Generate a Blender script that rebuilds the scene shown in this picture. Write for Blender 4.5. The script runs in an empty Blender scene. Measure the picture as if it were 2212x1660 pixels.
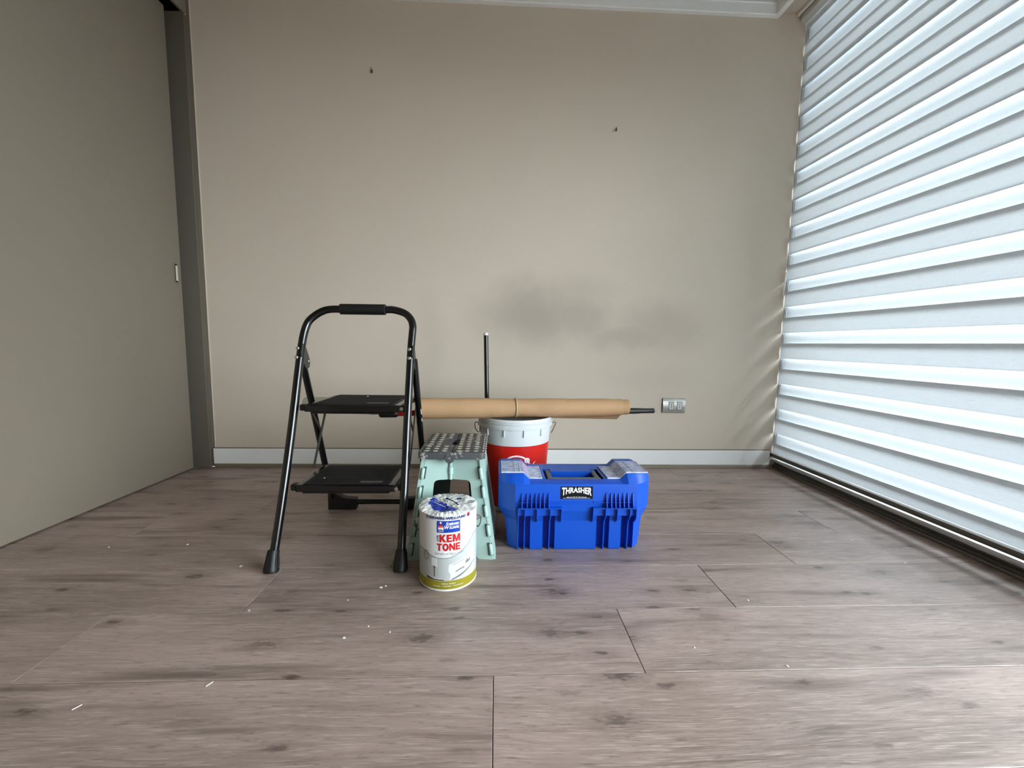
import bpy, bmesh, math, random
from mathutils import Vector, Matrix, Euler

random.seed(7)
PI = math.pi
S = bpy.context.scene
COL = S.collection

# ---------------------------------------------------------------- camera
F_PX = 873.127
RX = Vector((0.9991, -0.0388, 0.0144))
RD = Vector((0.0105, -0.0997, -0.9950))
RF = Vector((0.0400, 0.9943, -0.0992)).normalized()
RX = (RX - RF * RX.dot(RF)).normalized()
RD = RF.cross(RX)
cam_d = bpy.data.cameras.new('camera')
cam = bpy.data.objects.new('camera', cam_d)
COL.objects.link(cam)
m = Matrix((RX, -RD, -RF)).transposed().to_4x4()
m.translation = Vector((0, 0, 0.70))
cam.matrix_world = m
cam_d.sensor_fit = 'HORIZONTAL'
cam_d.sensor_width = 36.0
cam_d.lens = F_PX / 2212 * 36.0
cam_d.clip_start = 0.02
S.camera = cam

# ---------------------------------------------------------------- world, light, exposure
W = bpy.data.worlds.new('overcast_sky')
S.world = W
W.use_nodes = True
bg = W.node_tree.nodes['Background']
bg.inputs[0].default_value = (0.86, 0.94, 1.0, 1)
bg.inputs[1].default_value = 20.8
S.view_settings.view_transform = 'Standard'
S.view_settings.look = 'None'
S.view_settings.exposure = 0.0
S.view_settings.gamma = 1.0
S.view_settings.use_curve_mapping = False
S.cycles.use_denoising = True
S.cycles.max_bounces = 10
S.cycles.diffuse_bounces = 6
S.cycles.transparent_max_bounces = 16
S.cycles.sample_clamp_indirect = 12
S.cycles.caustics_reflective = False
S.cycles.caustics_refractive = False

ROOM_X0, ROOM_X1, ROOM_Y0, WALL_Y, CEIL_Z = -1.72, 1.86, -2.1, 2.2476, 2.47
pl = bpy.data.lights.new('sky_portal', 'AREA')
pl.shape = 'RECTANGLE'
pl.size = 3.9
pl.size_y = 2.6
pl.energy = 0.0001
pl.cycles.is_portal = True
po = bpy.data.objects.new('sky_portal', pl)
COL.objects.link(po)
po.matrix_world = Matrix.Translation((1.84, 0.30, 1.25)) @ Euler((0, PI / 2, 0)).to_matrix().to_4x4()


# ---------------------------------------------------------------- materials
def lin(c):
    c = c / 255.0
    return c / 12.92 if c <= 0.04045 else ((c + 0.055) / 1.055) ** 2.4


def rgb(r, g, b):
    return (lin(r), lin(g), lin(b), 1.0)


def nd(nt, typ, **kw):
    n = nt.nodes.new(typ)
    for k, v in kw.items():
        setattr(n, k, v)
    return n


def noise(nt, vec, scale, detail=3.0, rough=0.55):
    n = nd(nt, 'ShaderNodeTexNoise')
    n.inputs['Scale'].default_value = scale
    n.inputs['Detail'].default_value = detail
    n.inputs['Roughness'].default_value = rough
    nt.links.new(vec, n.inputs['Vector'])
    return n


def mapping(nt, vec, scale, loc=(0, 0, 0)):
    n = nd(nt, 'ShaderNodeMapping')
    n.inputs['Scale'].default_value = scale
    n.inputs['Location'].default_value = loc
    nt.links.new(vec, n.inputs['Vector'])
    return n.outputs[0]


def maprange(nt, val, a, b, c=0.0, d=1.0, smooth=False):
    n = nd(nt, 'ShaderNodeMapRange')
    if smooth:
        n.interpolation_type = 'SMOOTHSTEP'
    for i, v in zip((1, 2, 3, 4), (a, b, c, d)):
        n.inputs[i].default_value = v
    nt.links.new(val, n.inputs[0])
    return n.outputs[0]


def math_(nt, op, a, b=None):
    n = nd(nt, 'ShaderNodeMath', operation=op)
    for i, v in enumerate((a, b)):
        if v is None:
            continue
        if isinstance(v, (int, float)):
            n.inputs[i].default_value = v
        else:
            nt.links.new(v, n.inputs[i])
    return n.outputs[0]


def mixc(nt, fac, a, b, mode='MIX'):
    n = nd(nt, 'ShaderNodeMix', data_type='RGBA', blend_type=mode)
    for i, v in ((0, fac), (6, a), (7, b)):
        if isinstance(v, (int, float)):
            n.inputs[i].default_value = v
        elif isinstance(v, tuple):
            n.inputs[i].default_value = v
        else:
            nt.links.new(v, n.inputs[i])
    return n.outputs[2]


def bump(nt, height, strength, dist, bsdf):
    b = nd(nt, 'ShaderNodeBump')
    b.inputs['Strength'].default_value = strength
    b.inputs['Distance'].default_value = dist
    nt.links.new(height, b.inputs['Height'])
    nt.links.new(b.outputs[0], bsdf.inputs['Normal'])


def mat(name, c, rough=0.5, metal=0.0, var=0.06, scale=18.0, bmp=0.0, spec=0.5, speck=None, coat=0.0):
    """procedural surface: base colour with soft noise variation, optional fine relief and specks of another colour"""
    M = bpy.data.materials.new(name)
    M.use_nodes = True
    nt = M.node_tree
    b = nt.nodes['Principled BSDF']
    tc = nd(nt, 'ShaderNodeTexCoord').outputs['Object']
    n = noise(nt, tc, scale)
    base = rgb(*c)
    lo = tuple(x * (1 - var) for x in base[:3]) + (1,)
    hi = tuple(min(1, x * (1 + var)) for x in base[:3]) + (1,)
    col = mixc(nt, n.outputs[0], lo, hi)
    if speck:
        sc, th, colr, amt = speck
        n2 = noise(nt, tc, sc, 4.0, 0.7)
        col = mixc(nt, math_(nt, 'MULTIPLY', maprange(nt, n2.outputs[0], th, th + 0.04), amt), col, rgb(*colr))
    nt.links.new(col, b.inputs['Base Color'])
    b.inputs['Roughness'].default_value = rough
    b.inputs['Metallic'].default_value = metal
    b.inputs['Specular IOR Level'].default_value = spec
    b.inputs['Coat Weight'].default_value = coat
    if bmp:
        n3 = noise(nt, tc, scale * 12, 2.0)
        bump(nt, n3.outputs[0], bmp, 0.002, b)
    return M


def wood_mat():
    M = bpy.data.materials.new('grey_oak_laminate')
    M.use_nodes = True
    nt = M.node_tree
    b = nt.nodes['Principled BSDF']
    tc = nd(nt, 'ShaderNodeTexCoord').outputs['Object']
    oi = nd(nt, 'ShaderNodeObjectInfo')
    off = nd(nt, 'ShaderNodeVectorMath', operation='SCALE')
    cx = nd(nt, 'ShaderNodeCombineXYZ')
    for i in range(3):
        nt.links.new(math_(nt, 'MULTIPLY', oi.outputs['Random'], (37.0, 53.0, 19.0)[i]), cx.inputs[i])
    add = nd(nt, 'ShaderNodeVectorMath', operation='ADD')
    nt.links.new(tc, add.inputs[0])
    nt.links.new(cx.outputs[0], add.inputs[1])
    P = add.outputs[0]
    # gentle warp so that grain wanders
    wn = noise(nt, mapping(nt, P, (1.6, 5.0, 1)), 1.0, 2.0)
    wsub = nd(nt, 'ShaderNodeVectorMath', operation='SUBTRACT')
    nt.links.new(wn.outputs['Color'], wsub.inputs[0])
    wsub.inputs[1].default_value = (0.5, 0.5, 0.5)
    wsc = nd(nt, 'ShaderNodeVectorMath', operation='MULTIPLY')
    nt.links.new(wsub.outputs[0], wsc.inputs[0])
    wsc.inputs[1].default_value = (0.10, 0.05, 0)
    wadd = nd(nt, 'ShaderNodeVectorMath', operation='ADD')
    nt.links.new(P, wadd.inputs[0])
    nt.links.new(wsc.outputs[0], wadd.inputs[1])
    Q = wadd.outputs[0]
    tone = noise(nt, mapping(nt, Q, (1.1, 7.0, 1)), 1.0, 3.0)
    streak = noise(nt, mapping(nt, Q, (5.0, 130.0, 1)), 1.0, 5.0, 0.65)
    fine = noise(nt, mapping(nt, Q, (16.0, 420.0, 1)), 1.0, 2.0, 0.6)
    pore = noise(nt, mapping(nt, Q, (22.0, 260.0, 1)), 1.0, 3.0, 0.7)
    c0 = mixc(nt, maprange(nt, tone.outputs[0], 0.3, 0.7), rgb(108, 91, 82), rgb(155, 135, 127))
    c1 = mixc(nt, maprange(nt, streak.outputs[0], 0.35, 0.68), c0, rgb(166, 147, 138), 'MIX')
    c1 = mixc(nt, 0.55, c0, c1)
    c2 = mixc(nt, math_(nt, 'MULTIPLY', maprange(nt, fine.outputs[0], 0.52, 0.72), 0.55), c1, rgb(190, 173, 164))
    c2 = mixc(nt, math_(nt, 'MULTIPLY', maprange(nt, pore.outputs[0], 0.56, 0.70), 0.60), c2, rgb(82, 67, 58))
    # long dark mineral streaks
    ds = noise(nt, mapping(nt, Q, (2.2, 26.0, 1), (3.1, 0, 0)), 1.0, 2.0)
    c3 = mixc(nt, math_(nt, 'MULTIPLY', maprange(nt, ds.outputs[0], 0.56, 0.72), 0.62), c2, rgb(76, 62, 53))
    # knots, sparse, stretched along the board
    vo = nd(nt, 'ShaderNodeTexVoronoi', feature='F1', voronoi_dimensions='2D')
    vo.inputs['Scale'].default_value = 1.0
    nt.links.new(mapping(nt, Q, (3.0, 7.5, 1)), vo.inputs['Vector'])
    sep = nd(nt, 'ShaderNodeSeparateColor')
    nt.links.new(vo.outputs['Color'], sep.inputs[0])
    on = maprange(nt, sep.outputs[0], 0.55, 0.95)
    kn = noise(nt, mapping(nt, Q, (60, 160, 1)), 1.0, 2.0)
    dist = math_(nt, 'ADD', vo.outputs['Distance'], math_(nt, 'MULTIPLY', math_(nt, 'SUBTRACT', kn.outputs[0], 0.5), 0.30))
    halo = math_(nt, 'MULTIPLY', maprange(nt, dist, 0.34, 0.02, 0, 1, True), on)
    core = math_(nt, 'MULTIPLY', maprange(nt, dist, 0.120, 0.02, 0, 1, True), on)
    c4 = mixc(nt, math_(nt, 'MULTIPLY', halo, 0.45), c3, rgb(90, 74, 64))
    c4 = mixc(nt, math_(nt, 'MULTIPLY', core, 0.70), c4, rgb(64, 52, 45))
    vo2 = nd(nt, 'ShaderNodeTexVoronoi', feature='F1', voronoi_dimensions='2D')
    vo2.inputs['Scale'].default_value = 1.0
    nt.links.new(mapping(nt, Q, (4.6, 15.0, 1), (5.3, 2.1, 0)), vo2.inputs['Vector'])
    sep2 = nd(nt, 'ShaderNodeSeparateColor')
    nt.links.new(vo2.outputs['Color'], sep2.inputs[0])
    on2 = maprange(nt, sep2.outputs[1], 0.58, 0.90)
    d2 = math_(nt, 'ADD', vo2.outputs['Distance'], math_(nt, 'MULTIPLY', math_(nt, 'SUBTRACT', kn.outputs[0], 0.5), 0.22))
    sm = math_(nt, 'MULTIPLY', maprange(nt, d2, 0.13, 0.03, 0, 1, True), on2)
    sh2 = math_(nt, 'MULTIPLY', maprange(nt, d2, 0.45, 0.05, 0, 1, True), on2)
    c4 = mixc(nt, math_(nt, 'MULTIPLY', sh2, 0.30), c4, rgb(92, 74, 64))
    c4 = mixc(nt, math_(nt, 'MULTIPLY', sm, 0.75), c4, rgb(62, 49, 42))
    ov = maprange(nt, oi.outputs['Random'], 0, 1, 1.10, 1.26)
    hs = nd(nt, 'ShaderNodeHueSaturation')
    nt.links.new(c4, hs.inputs['Color'])
    nt.links.new(ov, hs.inputs['Value'])
    nt.links.new(hs.outputs[0], b.inputs['Base Color'])
    nt.links.new(maprange(nt, streak.outputs[0], 0.3, 0.7, 0.36, 0.48), b.inputs['Roughness'])
    b.inputs['Specular IOR Level'].default_value = 0.85
    bump(nt, math_(nt, 'ADD', fine.outputs[0], pore.outputs[0]), 0.12, 0.001, b)
    return M


def wall_mat(name, c, stains=False):
    M = bpy.data.materials.new(name)
    M.use_nodes = True
    nt = M.node_tree
    b = nt.nodes['Principled BSDF']
    tc = nd(nt, 'ShaderNodeTexCoord').outputs['Object']
    n = noise(nt, tc, 2.2, 2.0)
    base = rgb(*c)
    col = mixc(nt, n.outputs[0], tuple(x * 0.965 for x in base[:3]) + (1,), tuple(x * 1.03 for x in base[:3]) + (1,))
    if stains:
        wob = noise(nt, tc, 5.5, 3.0)
        sub = nd(nt, 'ShaderNodeVectorMath', operation='SUBTRACT')
        nt.links.new(wob.outputs['Color'], sub.inputs[0])
        sub.inputs[1].default_value = (0.5, 0.5, 0.5)
        sc = nd(nt, 'ShaderNodeVectorMath', operation='SCALE')
        nt.links.new(sub.outputs[0], sc.inputs[0])
        sc.inputs['Scale'].default_value = 0.16
        ad = nd(nt, 'ShaderNodeVectorMath', operation='ADD')
        nt.links.new(tc, ad.inputs[0])
        nt.links.new(sc.outputs[0], ad.inputs[1])
        tot = None
        for (x, z, rx, rz, amt) in ((0.20, 0.86, 0.30, 0.17, 0.95), (0.44, 0.86, 0.20, 0.12, 0.75), (0.72, 0.73, 0.30, 0.08, 0.60),
                                    (0.48, 0.80, 0.16, 0.10, 0.65), (0.10, 1.00, 0.14, 0.09, 0.45), (0.90, 0.80, 0.25, 0.14, 0.45),
                                    (0.45, 1.0, 0.22, 0.10, 0.35), (-0.36, 0.78, 0.08, 0.20, 0.22), (0.9, 0.52, 0.3, 0.08, 0.15)):
            s1 = nd(nt, 'ShaderNodeVectorMath', operation='SUBTRACT')
            nt.links.new(ad.outputs[0], s1.inputs[0])
            s1.inputs[1].default_value = (x, WALL_Y, z)
            d1 = nd(nt, 'ShaderNodeVectorMath', operation='MULTIPLY')
            nt.links.new(s1.outputs[0], d1.inputs[0])
            d1.inputs[1].default_value = (1 / rx, 0.0, 1 / rz)
            ln = nd(nt, 'ShaderNodeVectorMath', operation='LENGTH')
            nt.links.new(d1.outputs[0], ln.inputs[0])
            v = maprange(nt, ln.outputs['Value'], 0.15, 1.45, amt, 0.0, True)
            tot = v if tot is None else math_(nt, 'MAXIMUM', tot, v)
        col = mixc(nt, math_(nt, 'MULTIPLY', tot, 0.55), col, rgb(150, 138, 129))
    nt.links.new(col, b.inputs['Base Color'])
    b.inputs['Roughness'].default_value = 0.62
    b.inputs['Specular IOR Level'].default_value = 0.3
    n3 = noise(nt, tc, 260.0, 2.0)
    bump(nt, n3.outputs[0], 0.05, 0.001, b)
    return M


def fabric_mat(name, c, transl, rough_scale):
    M = bpy.data.materials.new(name)
    M.use_nodes = True
    nt = M.node_tree
    nt.nodes.remove(nt.nodes['Principled BSDF'])
    tc = nd(nt, 'ShaderNodeTexCoord').outputs['Object']
    slub = noise(nt, mapping(nt, tc, (40, 26, rough_scale)), 1.0, 4.0, 0.7)
    weave = noise(nt, mapping(nt, tc, (90, 160, 700)), 1.0, 2.0)
    base = rgb(*c)
    dk = tuple(x * 0.72 for x in base[:3]) + (1,)
    col = mixc(nt, maprange(nt, slub.outputs[0], 0.56, 0.78, 0, 0.75), base, dk)
    col = mixc(nt, math_(nt, 'MULTIPLY', maprange(nt, weave.outputs[0], 0.4, 0.7), 0.18), col, dk)
    d = nd(nt, 'ShaderNodeBsdfDiffuse')
    t = nd(nt, 'ShaderNodeBsdfTranslucent')
    nt.links.new(col, d.inputs[0])
    nt.links.new(col, t.inputs[0])
    mx = nd(nt, 'ShaderNodeMixShader')
    mx.inputs[0].default_value = transl
    nt.links.new(d.outputs[0], mx.inputs[1])
    nt.links.new(t.outputs[0], mx.inputs[2])
    nt.links.new(mx.outputs[0], nt.nodes['Material Output'].inputs[0])
    return M


def glass_mat(name, tint, opac, body=(235, 238, 250)):
    M = bpy.data.materials.new(name)
    M.use_nodes = True
    nt = M.node_tree
    b = nt.nodes['Principled BSDF']
    tc = nd(nt, 'ShaderNodeTexCoord').outputs['Object']
    n = noise(nt, tc, 45.0, 3.0)
    nt.links.new(mixc(nt, n.outputs[0], rgb(*[int(x * 0.94) for x in body]), rgb(*body)), b.inputs['Base Color'])
    b.inputs['Roughness'].default_value = 0.12
    t = nd(nt, 'ShaderNodeBsdfTransparent')
    t.inputs[0].default_value = rgb(*tint)
    mx = nd(nt, 'ShaderNodeMixShader')
    nt.links.new(maprange(nt, n.outputs[0], 0.3, 0.7, opac * 0.7, opac * 1.3), mx.inputs[0])
    nt.links.new(t.outputs[0], mx.inputs[1])
    nt.links.new(b.outputs[0], mx.inputs[2])
    nt.links.new(mx.outputs[0], nt.nodes['Material Output'].inputs[0])
    return M


MT = dict(
    wood=wood_mat(),
    wall=wall_mat('beige_wall_paint', (213, 200, 183), True),
    wall2=wall_mat('beige_wall_paint_plain', (213, 200, 183)),
    bulk=wall_mat('taupe_lacquer', (130, 120, 106)),
    jamb=wall_mat('dark_taupe_jamb', (108, 101, 90)),
    white_trim=mat('white_trim_paint', (246, 246, 244), 0.35, var=0.03),
    shoe=mat('brown_shoe_moulding', (120, 107, 90), 0.45, var=0.1),
    ceil=mat('ceiling_paint', (205, 203, 198), 0.8, var=0.02),
    bead=mat('corner_bead_paint', (214, 204, 188), 0.5),
    dark=mat('dark_void', (20, 19, 17), 0.9),  # near-black painted in for the shade inside slots, recesses and holes
    alu=mat('anodised_aluminium', (176, 178, 176), 0.35, 0.6, var=0.04),
    alu_bright=mat('brushed_bright_aluminium', (225, 228, 228), 0.3, 0.5),
    bronze=mat('dark_bronze_rail', (92, 88, 82), 0.4, 0.3),
    rubber=mat('black_gasket_rubber', (34, 32, 29), 0.6),
    fab_front=fabric_mat('zebra_band_fabric', (222, 229, 234), 0.103, 320),
    fab_back=fabric_mat('zebra_rear_band_fabric', (228, 234, 238), 0.080, 520),
    concrete=mat('grey_balcony_concrete', (120, 118, 114), 0.9),
    black_paint=mat('black_gloss_enamel', (6, 6, 8), 0.20, var=0.2, spec=0.55, coat=0.3),
    black_plastic=mat('black_plastic', (8, 8, 9), 0.5, var=0.2),
    black_mat=mat('black_rubber_tread', (16, 16, 16), 0.55, var=0.2),
    grey_bracket=mat('dark_grey_bracket', (58, 60, 56), 0.4, 0.3),
    steel=mat('bright_steel', (215, 215, 215), 0.22, 1.0),
    chip=mat('chipped_white_paint', (225, 225, 222), 0.6),
    mint=mat('mint_green_plastic', (168, 196, 188), 0.38, var=0.04, speck=(38, 0.70, (222, 232, 226), 0.5)),
    inner_shade=mat('dark_inner_shade', (26, 36, 31), 0.6, var=0.2),  # dark green-black for the shade inside the stool
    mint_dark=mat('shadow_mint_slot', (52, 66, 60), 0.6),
    grey_top=mat('charcoal_rubber_top', (72, 74, 76), 0.55, var=0.12, speck=(42, 0.58, (182, 178, 170), 0.75)),
    dot=mat('white_rubber_dot', (188, 183, 170), 0.6, var=0.1),
    can_white=mat('white_printed_tin', (226, 226, 226), 0.35, var=0.02),
    can_grey=mat('pale_grey_print', (188, 192, 192), 0.38, var=0.03),
    can_olive=mat('olive_print', (150, 140, 30), 0.38, var=0.04),
    can_line=mat('grey_line_print', (150, 154, 156), 0.4),
    can_linen=mat('pale_linen_print', (222, 228, 228), 0.4),
    can_shade=mat('grey_fold_print', (112, 122, 128), 0.4),
    can_brown=mat('brown_print', (84, 70, 44), 0.4),
    blue_print=mat('royal_blue_print', (14, 62, 170), 0.35, var=0.04),
    navy_print=mat('navy_print', (30, 48, 110), 0.4),
    red_print=mat('red_print', (196, 24, 30), 0.35, var=0.04),
    grey_script=mat('grey_script_print', (150, 154, 158), 0.4),
    white_print=mat('white_print', (240, 240, 240), 0.4, var=0.01),
    black_print=mat('black_print', (7, 7, 9), 0.6, spec=0.2),
    film=mat('crumpled_white_plastic', (226, 226, 224), 0.3, var=0.08, scale=60),
    film_blue=mat('blue_printed_plastic', (34, 52, 158), 0.3, var=0.15, scale=60),
    tin=mat('tin_rim_metal', (170, 170, 168), 0.3, 0.8),
    pail_white=mat('white_pail_plastic', (214, 217, 218), 0.35, var=0.03, speck=(16, 0.70, (150, 152, 150), 0.5)),
    pail_red=mat('red_pail_label', (200, 26, 14), 0.33, var=0.05, speck=(55, 0.76, (235, 120, 110), 0.6)),
    wire=mat('grey_wire', (96, 94, 90), 0.35, 0.7),
    kraft=mat('kraft_paper', (182, 145, 107), 0.75, var=0.16, scale=9, bmp=0.3, speck=(22, 0.62, (150, 120, 88), 0.45)),
    kraft_dark=mat('kraft_paper_inside', (176, 140, 100), 0.8, var=0.08),
    band=mat('tan_rubber_band', (212, 184, 140), 0.5),
    red_tube=mat('red_painted_tube', (150, 12, 14), 0.35),
    sleeve=mat('grey_roller_sleeve', (176, 174, 156), 0.9, var=0.1, bmp=0.3, scale=40),
    tool_blue=mat('blue_toolbox_plastic', (0, 78, 192), 0.38, var=0.04, bmp=0.04),
    tool_top=mat('dusty_blue_lid_top', (44, 92, 180), 0.5, var=0.10, scale=30),
    tool_grey=mat('grey_handle_plastic', (86, 90, 96), 0.5),
    clear=glass_mat('clear_organizer_plastic', (230, 236, 252), 0.66, (206, 216, 244)),
    clear2=glass_mat('clear_organizer_divider', (240, 240, 250), 0.8, (232, 236, 246)),
    pane=glass_mat('window_glass', (250, 252, 252), 0.03),
    screws=mat('small_parts', (196, 192, 184), 0.5, var=0.4, scale=120),
    plate=mat('champagne_outlet_plate', (176, 176, 168), 0.32, 0.35),
    socket=mat('ivory_socket_face', (206, 206, 200), 0.4),
    hook=mat('dark_hook_metal', (62, 52, 42), 0.45, 0.6),
    ivory=mat('ivory_handle_plastic', (216, 208, 192), 0.4),
    flake=mat('white_paint_flake', (232, 228, 218), 0.7),
)


# ---------------------------------------------------------------- mesh helpers
def NB():
    return bmesh.new()


def bx(bm, x0, x1, y0, y1, z0, z1, bev=0.0, seg=2, M=None):
    vs = [bm.verts.new((x, y, z)) for x in (x0, x1) for y in (y0, y1) for z in (z0, z1)]
    fs = [bm.faces.new([vs[i] for i in f]) for f in ((0, 1, 3, 2), (4, 6, 7, 5), (0, 4, 5, 1), (2, 3, 7, 6), (0, 2, 6, 4), (1, 5, 7, 3))]
    if M is not None:
        for v in vs:
            v.co = M @ v.co
    if bev:
        es = list({e for f in fs for e in f.edges})
        bmesh.ops.bevel(bm, geom=es, offset=bev, segments=seg, profile=0.5, affect='EDGES')
    return vs


def tube(bm, pts, r, seg=14, cap=True):
    pts = [Vector(p) for p in pts]
    n = len(pts)
    tang = []
    for i in range(n):
        a = pts[max(0, i - 1)]
        b = pts[min(n - 1, i + 1)]
        tang.append((b - a).normalized())
    up = Vector((0, 0, 1)) if abs(tang[0].z) < 0.9 else Vector((0, 1, 0))
    u = tang[0].cross(up).normalized()
    rings = []
    for i in range(n):
        t = tang[i]
        u = (u - t * u.dot(t)).normalized()
        w = t.cross(u)
        rr = r[i] if isinstance(r, (list, tuple)) else r
        rings.append([bm.verts.new(pts[i] + (u * math.cos(2 * PI * k / seg) + w * math.sin(2 * PI * k / seg)) * rr) for k in range(seg)])
    for a, b in zip(rings, rings[1:]):
        for k in range(seg):
            bm.faces.new((a[k], a[(k + 1) % seg], b[(k + 1) % seg], b[k]))
    if cap:
        bm.faces.new(rings[0][::-1])
        bm.faces.new(rings[-1])


def lathe(bm, prof, seg, cx, cy, closed=False):
    rings = []
    for r, z in prof:
        rings.append([bm.verts.new((cx + r * math.cos(2 * PI * k / seg), cy + r * math.sin(2 * PI * k / seg), z)) for k in range(seg)])
    for a, b in zip(rings, rings[1:]):
        for k in range(seg):
            bm.faces.new((a[k], a[(k + 1) % seg], b[(k + 1) % seg], b[k]))
    return rings


def prism(bm, poly, fn, d0, d1, bev=0.0):
    """poly of (u, v) extruded from d0 to d1; fn(u, v, d) gives the world point"""
    a = [bm.verts.new(fn(u, v, d0)) for u, v in poly]
    b = [bm.verts.new(fn(u, v, d1)) for u, v in poly]
    n = len(poly)
    fs = [bm.faces.new(a), bm.faces.new(b[::-1])]
    for i in range(n):
        fs.append(bm.faces.new((a[i], b[i], b[(i + 1) % n], a[(i + 1) % n])))
    bmesh.ops.recalc_face_normals(bm, faces=fs)
    if bev:
        es = list({e for e in fs[0].edges} | {e for e in fs[1].edges})
        bmesh.ops.bevel(bm, geom=es, offset=bev, segments=2, profile=0.5, affect='EDGES')
    return fs


def rounded(poly, rads, n=5):
    out = []
    N = len(poly)
    for i in range(N):
        p = Vector(poly[i])
        r = rads[i] if isinstance(rads, (list, tuple)) else rads
        if r <= 0:
            out.append(tuple(p))
            continue
        a = (Vector(poly[i - 1]) - p)
        b = (Vector(poly[(i + 1) % N]) - p)
        r = min(r, a.length * 0.48, b.length * 0.48)
        p0 = p + a.normalized() * r
        p1 = p + b.normalized() * r
        for k in range(n + 1):
            t = k / n
            q = p0 * (1 - t) ** 2 + p * 2 * t * (1 - t) + p1 * t * t
            out.append(tuple(q))
    return out


def cells(bm, xs, ys, h, base=None):
    """height field of flat cells with vertical walls between unequal neighbours"""
    nx, ny = len(xs) - 1, len(ys) - 1
    for i in range(nx):
        for j in range(ny):
            z = h[i][j]
            vs = [bm.verts.new(p) for p in ((xs[i], ys[j], z), (xs[i + 1], ys[j], z), (xs[i + 1], ys[j + 1], z), (xs[i], ys[j + 1], z))]
            bm.faces.new(vs)
            if i + 1 < nx and abs(h[i + 1][j] - z) > 1e-6:
                z2 = h[i + 1][j]
                bm.faces.new([bm.verts.new(p) for p in ((xs[i + 1], ys[j], z), (xs[i + 1], ys[j], z2), (xs[i + 1], ys[j + 1], z2), (xs[i + 1], ys[j + 1], z))])
            if j + 1 < ny and abs(h[i][j + 1] - z) > 1e-6:
                z2 = h[i][j + 1]
                bm.faces.new([bm.verts.new(p) for p in ((xs[i], ys[j + 1], z), (xs[i + 1], ys[j + 1], z), (xs[i + 1], ys[j + 1], z2), (xs[i], ys[j + 1], z2))])


BASE = {}


def obj(name, bm, m, parent=None, smooth=0.0, doubles=True, recalc=True):
    if doubles:
        bmesh.ops.remove_doubles(bm, verts=bm.verts, dist=1e-6)
    if recalc:
        bmesh.ops.recalc_face_normals(bm, faces=bm.faces)
    me = bpy.data.meshes.new(name)
    bm.to_mesh(me)
    bm.free()
    ms = m if isinstance(m, (list, tuple)) else [m]
    for x in ms:
        me.materials.append(x)
    if smooth:
        me.shade_smooth()
        me.set_sharp_from_angle(angle=math.radians(smooth))
    o = bpy.data.objects.new(name, me)
    COL.objects.link(o)
    if parent is not None:
        adopt(o, parent)
    return o


def wm(o):
    M = Matrix.Translation(o.location) @ o.rotation_euler.to_matrix().to_4x4()
    if o.parent is not None:
        M = wm(o.parent) @ o.matrix_parent_inverse @ M
    return M


def adopt(o, parent):
    o.parent = parent
    o.matrix_parent_inverse = wm(parent).inverted()


def thing(name, label, cat, loc, group=None):
    o = bpy.data.objects.new(name, None)
    o.empty_display_size = 0.05
    COL.objects.link(o)
    o.location = loc
    o['label'] = label
    o['category'] = cat
    if group:
        o['group'] = group
    return o


def struct(name, bm, m, smooth=0.0, label=None):
    o = obj(name, bm, m, None, smooth)
    o['kind'] = 'structure'
    if label:
        o['label'] = label
    return o


def struct_empty(name, loc, label=None):
    o = bpy.data.objects.new(name, None)
    o.empty_display_size = 0.05
    COL.objects.link(o)
    o.location = loc
    o['kind'] = 'structure'
    if label:
        o['label'] = label
    return o


def text_bm(s, size, bold=0.0, shear=0.0, space=1.0, line=1.0, res=3):
    """flat lettering as a bmesh in its own XY plane, centred on its bounding box"""
    cu = bpy.data.curves.new('lettering', 'FONT')
    cu.body = s
    cu.size = size
    cu.offset = bold
    cu.shear = shear
    cu.space_character = space
    cu.space_line = line
    cu.align_x = 'CENTER'
    cu.resolution_u = res
    o = bpy.data.objects.new('lettering', cu)
    COL.objects.link(o)
    bpy.context.view_layer.update()
    dg = bpy.context.evaluated_depsgraph_get()
    me = bpy.data.meshes.new_from_object(o.evaluated_get(dg))
    bm = bmesh.new()
    bm.from_mesh(me)
    bpy.data.objects.remove(o)
    bpy.data.curves.remove(cu)
    bpy.data.meshes.remove(me)
    xs = [v.co.x for v in bm.verts]
    ys = [v.co.y for v in bm.verts]
    c = Vector(((min(xs) + max(xs)) / 2, (min(ys) + max(ys)) / 2, 0))
    for v in bm.verts:
        v.co -= c
    return bm, max(xs) - min(xs), max(ys) - min(ys)


def fit(bm, w, h, W_, H_):
    for v in bm.verts:
        v.co.x *= W_ / w
        v.co.y *= H_ / h


def slice_x(bm, step):
    xs = [v.co.x for v in bm.verts]
    x = min(xs) + step
    while x < max(xs):
        bmesh.ops.bisect_plane(bm, geom=bm.verts[:] + bm.edges[:] + bm.faces[:], plane_co=(x, 0, 0), plane_no=(1, 0, 0))
        x += step


def flat_bm(poly):
    bm = bmesh.new()
    bm.faces.new([bm.verts.new((x, y, 0)) for x, y in poly])
    return bm


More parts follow.
